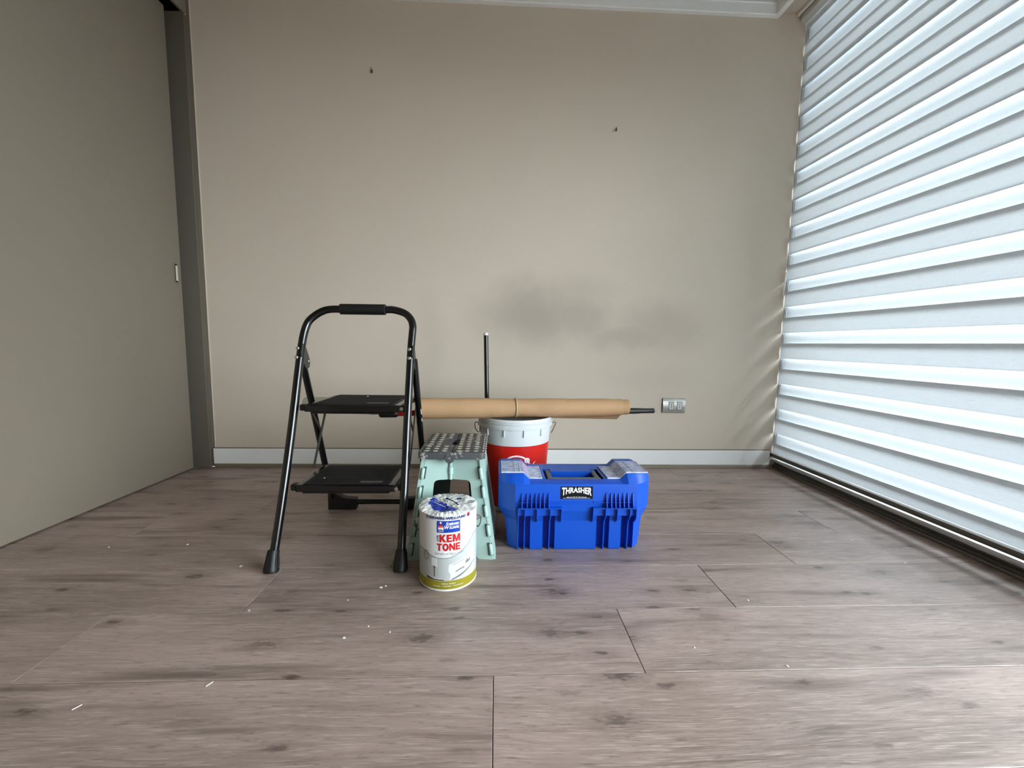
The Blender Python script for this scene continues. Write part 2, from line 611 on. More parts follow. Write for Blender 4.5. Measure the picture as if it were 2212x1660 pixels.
# ================================================================= STRUCTURE
# floor: boards 0.211 m wide and 1.302 m long, each row shifted by a quarter board
floor_b = NB()
bx(floor_b, ROOM_X0, 1.62, ROOM_Y0, 2.30, -0.06, -0.0125)
floor = struct('floor', floor_b, MT['rubber'])
ROW, LEN, STEP = 0.2107, 1.302, 0.3267
y_edge0 = 0.7915
plank_n = 0
k0 = int(math.floor((ROOM_Y0 - y_edge0) / ROW))
k1 = int(math.ceil((2.25 - y_edge0) / ROW))
for k in range(k0, k1):
    ya, yb = y_edge0 + k * ROW, min(y_edge0 + (k + 1) * ROW, 2.2450)
    ya = max(ya, ROOM_Y0)
    j0 = 0.0011 + (k + 1) * STEP
    x = j0 - LEN * math.ceil((j0 - ROOM_X0) / LEN)
    while x < 1.62:
        xa, xb = max(x, ROOM_X0), min(x + LEN, 1.62)
        if xb - xa > 0.01:
            bm = NB()
            cx, cy = (xa + xb) / 2, (ya + yb) / 2
            g = 0.0007
            bx(bm, xa - cx + g, xb - cx - g, ya - cy + g, yb - cy - g, -0.012, 0.0, 0.0009, 1)
            o = obj('plank', bm, MT['wood'])
            o.location = (cx, cy, 0)
            adopt(o, floor)
        x += LEN

# back wall, corner bead, baseboard
bm = NB()
bx(bm, -1.5426, 2.0, WALL_Y, WALL_Y + 0.12, -0.06, 2.62)
wall_back = struct('wall_back', bm, MT['wall'])
bm = NB()
bx(bm, -1.5640, -1.5426, WALL_Y - 0.0005, WALL_Y + 0.06, 0.0, 2.62, 0.001, 1)
struct('trim_4', bm, MT['bulk'])
bm = NB()
bx(bm, -1.5440, -1.5405, WALL_Y - 0.003, WALL_Y + 0.002, 0.105, 2.62)
struct('trim_5', bm, MT['bead'])
bm = NB()
prism(bm, [(0, 0.019), (-0.013, 0.019), (-0.013, 0.1015), (-0.0115, 0.1035), (0, 0.1040)], lambda u, v, d: (d, WALL_Y + u, v), -1.546, 1.594)
struct('baseboard_back', bm, MT['white_trim'])
bm = NB()
bx(bm, -1.546, 1.594, WALL_Y - 0.009, WALL_Y, 0.1030, 0.1066)
struct('trim_6', bm, MT['jamb'])
bm = NB()
prism(bm, [(0, 0), (-0.017, 0), (-0.017, 0.006), (-0.0155, 0.0125), (-0.0125, 0.017), (-0.009, 0.0195), (0, 0.0195)], lambda u, v, d: (d, WALL_Y - 0.006 + u, v), -1.536, 1.606)
struct('trim_1', bm, MT['shoe'], 40)

# ceiling with its cornice, and the lower pocket in front of the window
bm = NB()
bx(bm, ROOM_X0 - 0.1, 2.0, ROOM_Y0 - 0.1, WALL_Y + 0.1, 2.475, 2.62)
ceiling = struct('ceiling', bm, MT['ceil'])
bm = NB()
prism(bm, [(0, 2.420), (-0.020, 2.4195), (-0.024, 2.424), (-0.024, 2.470), (-0.030, 2.476), (0, 2.476)], lambda u, v, d: (d, WALL_Y + u, v), -1.56, 1.462)
struct('trim_2', bm, MT['white_trim'])
bm = NB()
prism(bm, [(1.462, 2.419), (1.440, 2.419), (1.435, 2.424), (1.435, 2.470), (1.428, 2.476), (1.462, 2.476)], lambda u, v, d: (u, d, v), ROOM_Y0, WALL_Y)
struct('trim_3', bm, MT['white_trim'])
bm = NB()
bx(bm, 1.462, 1.86, ROOM_Y0, WALL_Y, 2.449, 2.476)
struct('ceiling_pocket', bm, MT['wall2'])

# walls out of view
bm = NB()
bx(bm, ROOM_X0 - 0.1, 2.0, ROOM_Y0 - 0.12, ROOM_Y0, -0.06, 2.62)
struct('wall_front', bm, MT['bulk'])
bm = NB()
bx(bm, 1.70, 1.86, ROOM_Y0, -1.45, -0.06, 2.62)
struct('wall_right', bm, MT['wall2'])
bm = NB()
bx(bm, -1.80, -1.72, ROOM_Y0, WALL_Y, -0.06, 2.62)
bx(bm, -1.72, -1.5612, ROOM_Y0, WALL_Y, 2.3093, 2.62)
struct('wall_left', bm, MT['bulk'])

# sliding door in the left wall
door = struct_empty('door_1', (-1.63, 1.0, 0), 'tall taupe sliding door panel closing the left side')
bm = NB()
bx(bm, -1.668, -1.630, -0.30, 2.1985, 0.007, 2.335, 0.0015, 2)
obj('door_panel', bm, MT['bulk'], door)
bm = NB()
bx(bm, -1.72, -1.5635, 2.232, 2.26, 0.0, 2.3093, 0.001, 1)
obj('door_jamb', bm, MT['jamb'], door)
bm = NB()
bx(bm, -1.70, -1.574, ROOM_Y0 + 0.02, 2.229, 2.3093, 2.3105)
obj('track_gap_shade', bm, MT['dark'], door)  # flat dark sheet standing in for the shaded track cavity
# recessed cup pull with a pale grip insert
hy, hz = 2.1655, 1.0325
cup = NB()
oval = [(0.0175 * math.cos(a) if True else 0, (0.0375 if math.sin(a) >= 0 else -0.0375) + 0.0175 * math.sin(a)) for a in [2 * PI * i / 32 for i in range(32)]]
inner = [(u * 0.56, v * 0.86) for u, v in oval]
a = [cup.verts.new((-1.6285, hy + u, hz + v)) for u, v in oval]
b = [cup.verts.new((-1.6305, hy + u, hz + v)) for u, v in oval]
c = [cup.verts.new((-1.6285, hy + u, hz + v)) for u, v in inner]
for i in range(32):
    j = (i + 1) % 32
    cup.faces.new((a[i], a[j], b[j], b[i]))
    cup.faces.new((a[i], c[i], c[j], a[j]))
handle = obj('pull_handle', cup, MT['bulk'], door)
bm = NB()
prism(bm, [(u * 0.60, v * 0.88) for u, v in oval], lambda u, v, d: (d, hy + u, hz + v), -1.6299, -1.6293)
obj('cup_recess_shade', bm, MT['dark'], handle)
bm = NB()
prism(bm, [(u * 1.07, v * 1.03) for u, v in oval], lambda u, v, d: (d, hy + u, hz + v), -1.6301, -1.6294)
obj('cup_outline', bm, MT['jamb'], handle)
bm = NB()
bx(bm, -1.6296, -1.6270, hy - 0.0035, hy + 0.0085, hz - 0.038, hz + 0.038, 0.0010, 2)
obj('grip_insert', bm, MT['ivory'], handle)

# window in the right wall: frame, panes, floor track
win = struct_empty('window_1', (1.75, 0.4, 0), 'full-height sliding window behind the zebra blind')
bm = NB()
bx(bm, 1.6190, 1.640, 2.2432, 2.2476, 0.075, 2.40)
bx(bm, 1.6395, 1.715, 2.2340, 2.2476, 0.056, 2.449)
obj('added_light_block', bm, MT['alu'], win)  # strips added to block daylight leaking between blind edge and wall
for (ya, yb) in ((2.215, 2.2476), (0.36, 0.44), (-1.45, -1.40)):
    bm = NB()
    bx(bm, 1.715, 1.775, ya, yb, 0.045, 2.449, 0.002, 1)
    obj('frame_stile', bm, MT['alu'], win)
for (za, zb) in ((2.40, 2.449), (0.045, 0.125)):
    bm = NB()
    bx(bm, 1.715, 1.775, -1.40, 2.215, za, zb, 0.002, 1)
    obj('frame_rail', bm, MT['alu'], win)
for (ya, yb) in ((0.44, 2.215), (-1.40, 0.36)):
    bm = NB()
    bx(bm, 1.742, 1.748, ya, yb, 0.125, 2.40)
    obj('glass_pane', bm, MT['pane'], win)
prof = [(1.700, 0.0), (1.6125, 0.0), (1.6118, 0.005), (1.6140, 0.0115), (1.6180, 0.0130), (1.6180, 0.0085), (1.6215, 0.0085), (1.6215, 0.0190),
        (1.6260, 0.0225), (1.6300, 0.0225), (1.6300, 0.0150), (1.6350, 0.0150), (1.6350, 0.0290), (1.700, 0.0290)]
bm = NB()
prism(bm, prof, lambda u, v, d: (u, d, v), -1.45, WALL_Y - 0.001)
obj('floor_track', bm, MT['bronze'], win)
bm = NB()
prism(bm, [(1.6180, 0.0455), (1.6165, 0.0470), (1.6165, 0.0545), (1.6180, 0.0560), (1.715, 0.0560), (1.715, 0.029), (1.6400, 0.029), (1.6400, 0.0455)], lambda u, v, d: (u, d, v), -1.45, WALL_Y - 0.001)
obj('track_lip', bm, MT['alu_bright'], win)
bm = NB()
prism(bm, [(1.6215, 0.0086), (1.6182, 0.0086), (1.6182, 0.0125), (1.6215, 0.0125)], lambda u, v, d: (u, d, v), -1.45, WALL_Y - 0.001)
obj('track_gasket', bm, MT['rubber'], win)
# pale lever on the window stile, seen edge-on beside the blind
lev = NB()
lp = [(1.598, 2.2380, 0.984), (1.5975, 2.2350, 1.005), (1.5978, 2.2320, 1.040), (1.5990, 2.2320, 1.075), (1.6020, 2.2340, 1.105), (1.611, 2.2400, 1.114)]
tube(lev, lp, [0.0028, 0.0034, 0.0036, 0.0036, 0.0032, 0.0026], 10)
obj('lever_handle', lev, MT['white_trim'], win, 50)

# balcony outside
bm = NB()
bx(bm, 1.86, 12.0, -12.0, 14.0, -0.20, -0.06)
struct('balcony_floor', bm, MT['concrete'])
bm = NB()
bx(bm, 1.86, 3.30, -4.0, 6.0, 2.62, 2.80)
struct('balcony_overhang', bm, MT['concrete'])
bm = NB()
bx(bm, 1.70, 1.86, -1.45, WALL_Y + 0.1, 2.449, 2.80)
bx(bm, 1.78, 1.86, WALL_Y, WALL_Y + 0.3, -0.06, 2.62)
struct('wall_right_header', bm, MT['wall2'])

# ================================================================= ZEBRA BLIND
BY0, BY1, BX = 0.78, 2.2446, 1.616
blind = thing('zebra_blind', 'white zebra roller blind with alternating fabric bands over the window', 'blind', (BX, 1.5, 0.09))
bm = NB()
prism(bm, rounded([(1.580, 2.405), (1.665, 2.405), (1.665, 2.447), (1.580, 2.447)], 0.006, 3), lambda u, v, d: (u, d, v), BY0 - 0.01, BY1 + 0.002)
obj('head_rail', bm, MT['ceil'], blind)
bm = NB()
bx(bm, 1.562, 1.572, BY0 - 0.01, BY1 + 0.002, 2.4300, 2.4490, 0.002, 1)
obj('valance', bm, MT['white_trim'], blind)


def band(name, x, z0, z1, y0, y1, bow, m):
    bm = NB()
    n = 5
    cols = []
    for i in range(n + 1):
        t = i / n
        xx = x - bow * math.sin(PI * t)
        cols.append([bm.verts.new((xx, y, z0 + (z1 - z0) * t)) for y in (y0, (y0 + y1) / 2, y1)])
    for a_, b_ in zip(cols, cols[1:]):
        for j in range(2):
            bm.faces.new((a_[j], a_[j + 1], b_[j + 1], b_[j]))
    return obj(name, bm, m, blind, 60)


PITCH = 0.1430
fronts = [(0.0955, 0.1500)]
for k in range(16):
    z0 = 0.2093 + PITCH * k
    fronts.append((z0, min(z0 + 0.0850, 2.406)))
fronts = [(0.7 + (a_ - 0.7) * 1.004, 0.7 + (b_ - 0.7) * 1.004) for a_, b_ in fronts]
for i, (z0, z1) in enumerate(fronts):
    band('fabric_band', BX, z0, z1, BY0, BY1, 0.0015, MT['fab_front'])
    zn = fronts[i + 1][0] if i + 1 < len(fronts) else None
    if zn is not None:
        band('rear_band', BX + 0.017, z1 - 0.017, zn + 0.004 + max(0.0, zn - 0.8) * 0.015, BY0, BY1 - 0.002, 0.001, MT['fab_back'])
bm = NB()
prism(bm, rounded([(1.6320, 0.0725), (1.6060, 0.0655), (1.6005, 0.0740), (1.6035, 0.0860), (1.6320, 0.0920)], [0.002, 0.004, 0.004, 0.002, 0.002], 3), lambda u, v, d: (u, d, v), BY0 - 0.004, BY1 + 0.002)
rail = obj('bottom_rail', bm, MT['bronze'], blind, 40)
bm = NB()
prism(bm, [(1.6050, 0.0863), (1.6025, 0.0873), (1.6040, 0.0900), (1.6150, 0.0924), (1.6150, 0.0895)], lambda u, v, d: (u, d, v), BY0 - 0.005, BY1 + 0.003)
obj('rail_edge', bm, MT['alu_bright'], rail)

# unseen blind added over the near window, partly raised to shape the daylight
B2Z = 1.85
added_blind = thing('zebra_blind', 'unseen zebra blind added over the near window pane to shape the daylight', 'blind', (BX, -0.4, B2Z))
bm = NB()
prism(bm, rounded([(1.545, 2.405), (1.665, 2.405), (1.665, 2.447), (1.545, 2.447)], 0.006, 3), lambda u, v, d: (u, d, v), -1.44, BY0 - 0.02)
obj('head_rail', bm, MT['bulk'], added_blind)  # head rail of the added unseen blind
for (xx, a_, b_, m_) in ((BX, 0.0, 0.085, 'fab_front'), (BX + 0.017, 0.068, 0.147, 'fab_back')):
    k = 0
    while B2Z + 0.02 + PITCH * k + a_ < 2.405:
        bm = NB()
        za, zb = B2Z + 0.02 + PITCH * k + a_, min(2.406, B2Z + 0.02 + PITCH * k + b_)
        bm.faces.new([bm.verts.new(p_) for p_ in ((xx, -1.43, za), (xx, BY0 - 0.025, za), (xx, BY0 - 0.025, zb), (xx, -1.43, zb))])
        obj('fabric_band' if xx == BX else 'rear_band', bm, MT[m_], added_blind)  # bands of the added unseen blind
        k += 1
bm = NB()
prism(bm, rounded([(1.6185, B2Z - 0.005), (1.6010, B2Z - 0.005), (1.5955, B2Z + 0.003), (1.5985, B2Z + 0.016), (1.6185, B2Z + 0.022)], 0.002, 2), lambda u, v, d: (u, d, v), -1.435, BY0 - 0.022)
obj('bottom_rail', bm, MT['bronze'], added_blind)  # bottom rail of the added unseen blind

# ================================================================= STEP LADDER
T17 = math.tan(math.radians(17))


def onleg(x, z, off=0.0):
    return Vector((x, 1.19 + off + T17 * z, z))


lad = thing('step_ladder', 'black two-step folding ladder with looped handrail standing on the wooden floor', 'ladder', (-0.48, 1.42, 0))
fpath = [(-0.6745, 0.012), (-0.6665, 0.176), (-0.6600, 0.400), (-0.6585, 0.602), (-0.6571, 0.6749), (-0.6537, 0.7242), (-0.6441, 0.7623), (-0.6242, 0.7855),
         (-0.5989, 0.8020), (-0.5740, 0.8090), (-0.5367, 0.8105), (-0.4626, 0.8110), (-0.3849, 0.8114), (-0.3571, 0.8110), (-0.3190, 0.8000), (-0.2970, 0.7795),
         (-0.2885, 0.7554), (-0.2888, 0.7298), (-0.2900, 0.6965), (-0.2906, 0.6433), (-0.2900, 0.4562), (-0.2875, 0.1755), (-0.2872, 0.012)]


def smoothp(p, n=4):
    p = [Vector(q) for q in p]
    out = []
    for i in range(len(p) - 1):
        a_, b_, c_, d_ = p[max(0, i - 1)], p[i], p[i + 1], p[min(len(p) - 1, i + 2)]
        for k in range(n):
            t = k / n
            out.append(0.5 * ((2 * b_) + (c_ - a_) * t + (2 * a_ - 5 * b_ + 4 * c_ - d_) * t * t + (3 * b_ - a_ - 3 * c_ + d_) * t ** 3))
    out.append(p[-1])
    return out


bm = NB()
tube(bm, smoothp([onleg(x, z) for x, z in fpath]), 0.0128, 18)
obj('front_frame', bm, MT['black_paint'], lad, 50)
bm = NB()
g0, g1 = onleg(-0.5400, 0.8105), onleg(-0.3845, 0.8114)
tube(bm, [g0, g0.lerp(g1, 0.01), g0.lerp(g1, 0.5), g0.lerp(g1, 0.99), g1], [0.0165, 0.0185, 0.0185, 0.0185, 0.0165], 16)
obj('hand_grip', bm, MT['black_plastic'], lad, 40)
for sx, zx in ((-0.6750, 0), (-0.2872, 0)):
    bm = NB()
    top = onleg(sx, 0.062)
    d = (onleg(sx, 0.0) - top).normalized()
    tube(bm, [top, top + d * 0.004, top + d * 0.035, top + d * 0.055, onleg(sx, 0.006), onleg(sx, 0.0)], [0.0145, 0.0165, 0.0185, 0.0215, 0.0225, 0.0205], 16)
    # moulded ribs round the boot
    for k in range(10):
        a_ = 2 * PI * k / 10
        p0 = top + d * 0.008 + Vector((math.cos(a_), math.sin(a_), 0)) * 0.0162
        p1 = top + d * 0.055 + Vector((math.cos(a_), math.sin(a_), 0)) * 0.0212
        tube(bm, [p0, p1], 0.0016, 6)
    for v in bm.verts:
        v.co.z = max(v.co.z, 0.0)
    obj('rubber_foot', bm, MT['black_plastic'], lad, 40)
# rivets through the front tubes
for (x, z) in ((-0.6633, 0.6719), (-0.6642, 0.6416), (-0.2926, 0.6729), (-0.2923, 0.6433)):
    bm = NB()
    bmesh.ops.create_uvsphere(bm, u_segments=12, v_segments=8, radius=0.0062)
    for v in bm.verts:
        v.co.y *= 0.5
        v.co += onleg(x, z) + Vector((0, -0.0125, 0.003))
    obj('rivet', bm, MT['steel'], lad, 60)
# hinge brackets and rear frame
RT, RB = Vector((0, 1.412, 0.640)), Vector((0, 1.668, 0.030))
for x, s in ((-0.6500, 1), (-0.2800, -1)):
    bm = NB()
    poly = rounded([(1.385, 0.690), (1.402, 0.690), (1.436, 0.630), (1.428, 0.606), (1.404, 0.606), (1.372, 0.655)], 0.008, 3)
    xs_ = (x, x + 0.003 * s)
    prism(bm, poly, lambda u, v, d: (d, u, v), min(xs_), max(xs_))
    obj('hinge_bracket', bm, MT['grey_bracket'], lad)
    bm = NB()
    bmesh.ops.create_uvsphere(bm, u_segments=10, v_segments=6, radius=0.0045)
    for v in bm.verts:
        v.co.x *= 0.6
        v.co += Vector((x + 0.0035 * s, 1.424, 0.630))
    obj('rivet', bm, MT['steel'], lad, 60)
bm = NB()
rp = []
for (x, y, z) in ((-0.6640, RT.y, RT.z), (-0.6690, 1.52, 0.383), (-0.6765, 1.650, 0.073), (-0.6700, 1.664, 0.040), (-0.6520, 1.668, 0.030), (-0.48, 1.668, 0.030),
                  (-0.3120, 1.668, 0.030), (-0.2950, 1.664, 0.040), (-0.2885, 1.650, 0.073), (-0.2850, 1.52, 0.383), (-0.2830, RT.y, RT.z)):
    rp.append((x, y, z))
tube(bm, smoothp(rp, 3), 0.0115, 14)
obj('rear_frame', bm, MT['black_paint'], lad, 50)
for x0, s in ((-0.6930, 1), (-0.2720, -1)):
    bm = NB()
    poly = rounded([(0, 0.0), (0.115, 0.0), (0.115, 0.046), (0.060, 0.050), (0.030, 0.072), (0.0, 0.078)], [0.004, 0.006, 0.004, 0.03, 0.02, 0.004], 4)
    prism(bm, poly, lambda u, v, d: (x0 + s * u, d, v), 1.652, 1.684, 0.003)
    obj('rear_foot', bm, MT['black_plastic'], lad)


def step(zt, x0, x1, y0, y1, h, name='step'):
    st = NB()
    # pressed tray with side flanges
    bx(st, x0, x1, y0, y1, zt - h, zt, 0.004, 2)
    bx(st, x0 + 0.02, x1 - 0.02, y0 + 0.004, y1 - 0.004, zt - h - 0.006, zt - h + 0.001, 0.002, 1)
    o = obj(name, st, MT['black_paint'], lad)
    tm = NB()
    ins = 0.022
    bx(tm, x0 + ins, x1 - ins, y0 + 0.006, y1 - 0.012, zt - 0.0005, zt + 0.0022, 0.001, 1)
    n = 17
    for k in range(n):
        yy = y0 + 0.012 + (y1 - y0 - 0.034) * k / (n - 1)
        bx(tm, x0 + ins + 0.006, x1 - ins - 0.006, yy - 0.0022, yy + 0.0022, zt + 0.002, zt + 0.0040)
    obj('tread_mat', tm, MT['black_mat'], o)
    lb = NB()
    bx(lb, x1 - 0.115, x1 - 0.045, y0 + 0.012, y0 + 0.028, zt + 0.0035, zt + 0.0050, 0.0004, 1)
    obj('badge', lb, MT['grey_bracket'], o)
    # lugs clamping the tray to the front tubes
    for xx, s in ((x0, -1), (x1, 1)):
        b_ = NB()
        xa, xb = (xx - 0.018, xx + 0.006) if s < 0 else (xx - 0.006, xx + 0.018)
        bx(b_, xa, xb, y0 + 0.008, y0 + 0.034, zt - 0.022, zt - 0.001, 0.004, 2)
        obj('step_lug', b_, MT['black_plastic'], o)
        b_ = NB()
        tube(b_, [(xx + s * 0.004, y0 - 0.003, zt - 0.011), (xx + s * 0.004, y0 + 0.010, zt - 0.011)], 0.006, 10)
        obj('step_bolt', b_, MT['black_plastic'] if s < 0 else MT['steel'], o, 50)
    return o


s1 = step(0.4920, -0.6260, -0.3130, 1.330, 1.585, 0.024)
s2 = step(0.2470, -0.6290, -0.3160, 1.258, 1.478, 0.023)
bm = NB()
bmesh.ops.create_uvsphere(bm, u_segments=8, v_segments=5, radius=0.004)
for v in bm.verts:
    v.co.z *= 0.4
    v.co += Vector((-0.478, 1.520, 0.4965))
obj('paint_fleck', bm, MT['chip'], s1)
bm = NB()
bmesh.ops.create_uvsphere(bm, u_segments=8, v_segments=5, radius=0.003)
for v in bm.verts:
    v.co.z *= 0.4
    v.co += Vector((-0.560, 1.315, 0.2515))
obj('paint_fleck', bm, MT['chip'], s2)
# flat links that fold the steps
for x in (-0.6430, -0.3060):
    for (p0, p1) in (((1.565, 0.478), (1.425, 0.252)), ((1.410, 0.470), (1.490, 0.375))):
        bm = NB()
        d = Vector((0, p1[0] - p0[0], p1[1] - p0[1]))
        nrm = Vector((0, -d.z, d.y)).normalized() * 0.006
        a_, b_ = Vector((x, p0[0], p0[1])), Vector((x, p1[0], p1[1]))
        poly = [a_ + nrm, b_ + nrm, b_ - nrm, a_ - nrm]
        prism(bm, [(q.y, q.z) for q in poly], lambda u, v, dd: (dd, u, v), x - 0.0016, x + 0.0016)
        obj('folding_link', bm, MT['grey_bracket'] if p0[0] > 1.5 else MT['black_paint'], lad)
# chipped paint on the right rear leg
for (y, z, ln) in ((1.4895, 0.445, 0.022), (1.5035, 0.412, 0.014)):
    bm = NB()
    bx(bm, -0.2795, -0.2775, y - 0.0055, y - 0.0005, z - ln / 2, z + ln / 2, 0.0008, 1)
    for v in bm.verts:
        v.co.y += (v.co.z - z) * -0.42
        v.co.x += 0.0042
    obj('paint_chip', bm, MT['chip'], lad)

# ================================================================= FOLDING STEP STOOL
stl = thing('folding_stool', 'mint green folding step stool with dotted charcoal top behind the paint can', 'stool', (-0.139, 1.42, 0))
SCX = -0.1395
TX0, TX1, TY0, TY1, TZ = -0.2475, -0.0320, 1.272, 1.556, 0.350
pl_left = rounded([(TX0, TY0), (SCX - 0.0003, TY0), (SCX - 0.0003, TY1), (TX0, TY1)], [0.018, 0, 0, 0.018], 5)
pl_right = rounded([(SCX + 0.0003, TY0), (TX1, TY0), (TX1, TY1), (SCX + 0.0008, TY1), (SCX + 0.0008, 1.462), (SCX + 0.0125, 1.462), (SCX + 0.0125, 1.378), (SCX + 0.0008, 1.378)],
                   [0, 0.018, 0.018, 0, 0, 0.003, 0.003, 0], 5)
pl_left2 = rounded([(TX0, TY0), (SCX - 0.0003, TY0), (SCX - 0.0003, 1.378), (SCX - 0.0130, 1.378), (SCX - 0.0130, 1.462), (SCX - 0.0003, 1.462), (SCX - 0.0003, TY1), (TX0, TY1)],
                   [0.018, 0, 0, 0.003, 0.003, 0, 0, 0.018], 5)
tops = []
for nm, poly in (('top_panel', pl_left2), ('top_panel', pl_right)):
    bm = NB()
    fs = prism(bm, poly, lambda u, v, d: (u, v, d), 0.3275, TZ)
    es = [e for e in fs[1].edges]
    bmesh.ops.bevel(bm, geom=es, offset=0.0026, segments=2, profile=0.5, affect='EDGES')
    tops.append(obj(nm, bm, MT['grey_top'], stl, 30))
bm = NB()
bx(bm, SCX - 0.0140, SCX + 0.0130, 1.374, 1.466, 0.3285, 0.3295)
obj('handle_slot_shade', bm, MT['dark'], stl)
# raised white grip dots, one mesh shared
dm = NB()
n = 12
ra = [dm.verts.new((0.0086 * math.cos(2 * PI * k / n), 0.0086 * math.sin(2 * PI * k / n), 0)) for k in range(n)]
rb = [dm.verts.new((0.0078 * math.cos(2 * PI * k / n), 0.0078 * math.sin(2 * PI * k / n), 0.0010)) for k in range(n)]
for k in range(n):
    dm.faces.new((ra[k], ra[(k + 1) % n], rb[(k + 1) % n], rb[k]))
dm.faces.new(rb)
dot0 = obj('grip_dot', dm, MT['dot'], tops[0])
dot0.location = Vector((-0.2380, 1.294, TZ - 0.0003))
first = True
for half, xs_ in ((0, (-0.2225, -0.1940, -0.1645)), (1, (-0.1185, -0.0915, -0.0625))):
    for i, x in enumerate(xs_):
        for r in range(9):
            y = 1.293 + 0.0305 * r
            if abs(y - 1.42) < 0.05 and -0.17 < x < -0.13:
                continue
            if first:
                first = False
                dot0.location = (x, y, TZ - 0.0003)
                continue
            d = dot0.copy()
            COL.objects.link(d)
            d.parent = tops[half]
            d.matrix_parent_inverse = wm(tops[half]).inverted()
            d.location = (x, y, TZ - 0.0003)
# bumps along both long edges of the top
for half, x in ((0, TX0 + 0.0030), (1, TX1 - 0.0030)):
    for r in range(9):
        d = dot0.copy()
        COL.objects.link(d)
        d.parent = tops[half]
        d.matrix_parent_inverse = wm(tops[half]).inverted()
        d.location = (x, 1.293 + 0.0305 * r, TZ - 0.0030)
        d.rotation_euler = (0, PI / 4 if half else -PI / 4, 0)
# hinge boss in the middle of the front skirt
bm = NB()
tube(bm, [(-0.1465, 1.2705, 0.3300), (-0.1465, 1.282, 0.3300)], 0.0150, 24)
obj('hinge_boss', bm, MT['grey_top'], stl, 40)


def fY(z):
    return 1.252 + 0.036 * z / 0.327


def bY(z):
    return 1.592 - 0.040 * z / 0.327


def xo(z):
    return 0.145 - (0.145 - 0.098) * z / 0.327


for s in (-1, 1):
    poly = rounded([(0.0008, 0.3265), (0.086, 0.3265), (0.136, 0.0), (0.083, 0.0), (0.059, 0.252), (0.0008, 0.252)], [0, 0.004, 0.004, 0.010, 0.016, 0], 5)
    bm = NB()
    prism(bm, poly, lambda u, v, d: (SCX + s * u, fY(v) + d + 0.024 * max(0.0, 1 - u / 0.125), v), 0.0, 0.009)
    obj('front_panel', bm, MT['mint'], stl)
    poly = rounded([(0.0008, 0.3265), (0.086, 0.3265), (0.136, 0.0), (0.050, 0.0), (0.034, 0.172), (0.0008, 0.172)], [0, 0.004, 0.004, 0.010, 0.012, 0], 5)
    bm = NB()
    prism(bm, poly, lambda u, v, d: (SCX + s * u, bY(v) - d, v), 0.0, 0.009)
    obj('back_panel', bm, MT['mint'], stl)
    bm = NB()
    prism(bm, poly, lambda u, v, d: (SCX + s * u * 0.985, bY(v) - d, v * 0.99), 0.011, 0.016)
    obj('inner_shade_plate', bm, MT['inner_shade'], stl)  # dark plate added to paint the shade behind the arch
    # side panel with its arched opening
    poly = rounded([(fY(0) + 0.001, 0.0), (fY(0) + 0.075, 0.0), (fY(0.25) + 0.065, 0.255), (fY(0.25) + 0.125, 0.255), (fY(0) + 0.165, 0.0), (bY(0) - 0.001, 0.0), (bY(0.3265), 0.3265), (fY(0.3265), 0.3265)],
                   [0.003, 0.010, 0.03, 0.03, 0.010, 0.003, 0.004, 0.004], 5)
    bm = NB()
    prism(bm, poly, lambda u, v, d: (SCX + s * (xo(v) - d), u, v), 0.0, 0.011)
    obj('side_panel', bm, MT['mint'], stl)
    # knuckles of the corner hinges in their slots
    for zc in (0.278, 0.217, 0.156, 0.094, 0.034):
        xc = xo(zc) - 0.012
        slope = (0.145 - 0.098) / 0.327
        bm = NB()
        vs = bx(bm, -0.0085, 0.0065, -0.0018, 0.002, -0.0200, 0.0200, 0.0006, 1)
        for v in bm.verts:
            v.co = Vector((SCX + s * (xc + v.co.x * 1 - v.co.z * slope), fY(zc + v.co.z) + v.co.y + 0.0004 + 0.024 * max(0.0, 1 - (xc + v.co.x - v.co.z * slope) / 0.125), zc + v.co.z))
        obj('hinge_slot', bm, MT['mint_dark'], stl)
        bm = NB()
        p = [Vector((SCX + s * (xc + 0.001 - q * slope), fY(zc + q) - 0.0015, zc + q)) for q in (-0.0200, -0.0155, 0.0155, 0.0200)]
        tube(bm, p, [0.0012, 0.0058, 0.0058, 0.0012], 12)
        obj('hinge_knuckle', bm, MT['mint'], stl, 50)
for (z0, z1, r) in ((0.2935, 0.3185, 0.0062), (0.2700, 0.2925, 0.0078), (0.2525, 0.2690, 0.0062)):
    bm = NB()
    tube(bm, [(SCX - 0.006, fY(z0) + 0.021, z0), (SCX - 0.006, fY(z1) + 0.021, z1)], r, 16)
    obj('centre_hinge', bm, MT['mint'], stl, 50)

# ================================================================= PAINT CAN
CX, CY, CR = -0.138, 1.168, 0.084
FRONT = math.atan2(-1.168, 0.138)


def wrap(u, z, d=0.0, r=CR, cx=CX, cy=CY, a0=None):
    a_ = (FRONT if a0 is None else a0) + u / r
    return Vector((cx + (r + d) * math.cos(a_), cy + (r + d) * math.sin(a_), z))


can = thing('paint_can', 'white gallon paint can with red KEM TONE lettering and olive base band', 'paint can', (CX, CY, 0))
bm = NB()
lathe(bm, [(0.0, 0.002), (0.080, 0.002), (0.0825, 0.0), (0.0848, 0.001), (0.0852, 0.003), (0.0842, 0.0055), (CR, 0.007), (CR, 0.2125), (0.0835, 0.2145), (0.0, 0.2145)], 72, CX, CY)
body = obj('can_body', bm, MT['can_white'], can, 35)


def decal(name, poly_or_bm, m, d, zc=0.0, uc=0.0, parent=body, r=CR, cx=CX, cy=CY, a0=None, step_=0.006):
    b_ = flat_bm(poly_or_bm) if isinstance(poly_or_bm, (list, tuple)) else poly_or_bm
    slice_x(b_, step_)
    for v in b_.verts:
        v.co = wrap(v.co.x + uc, v.co.y + zc, d, r, cx, cy, a0)
    return obj(name, b_, m, parent, doubles=False)


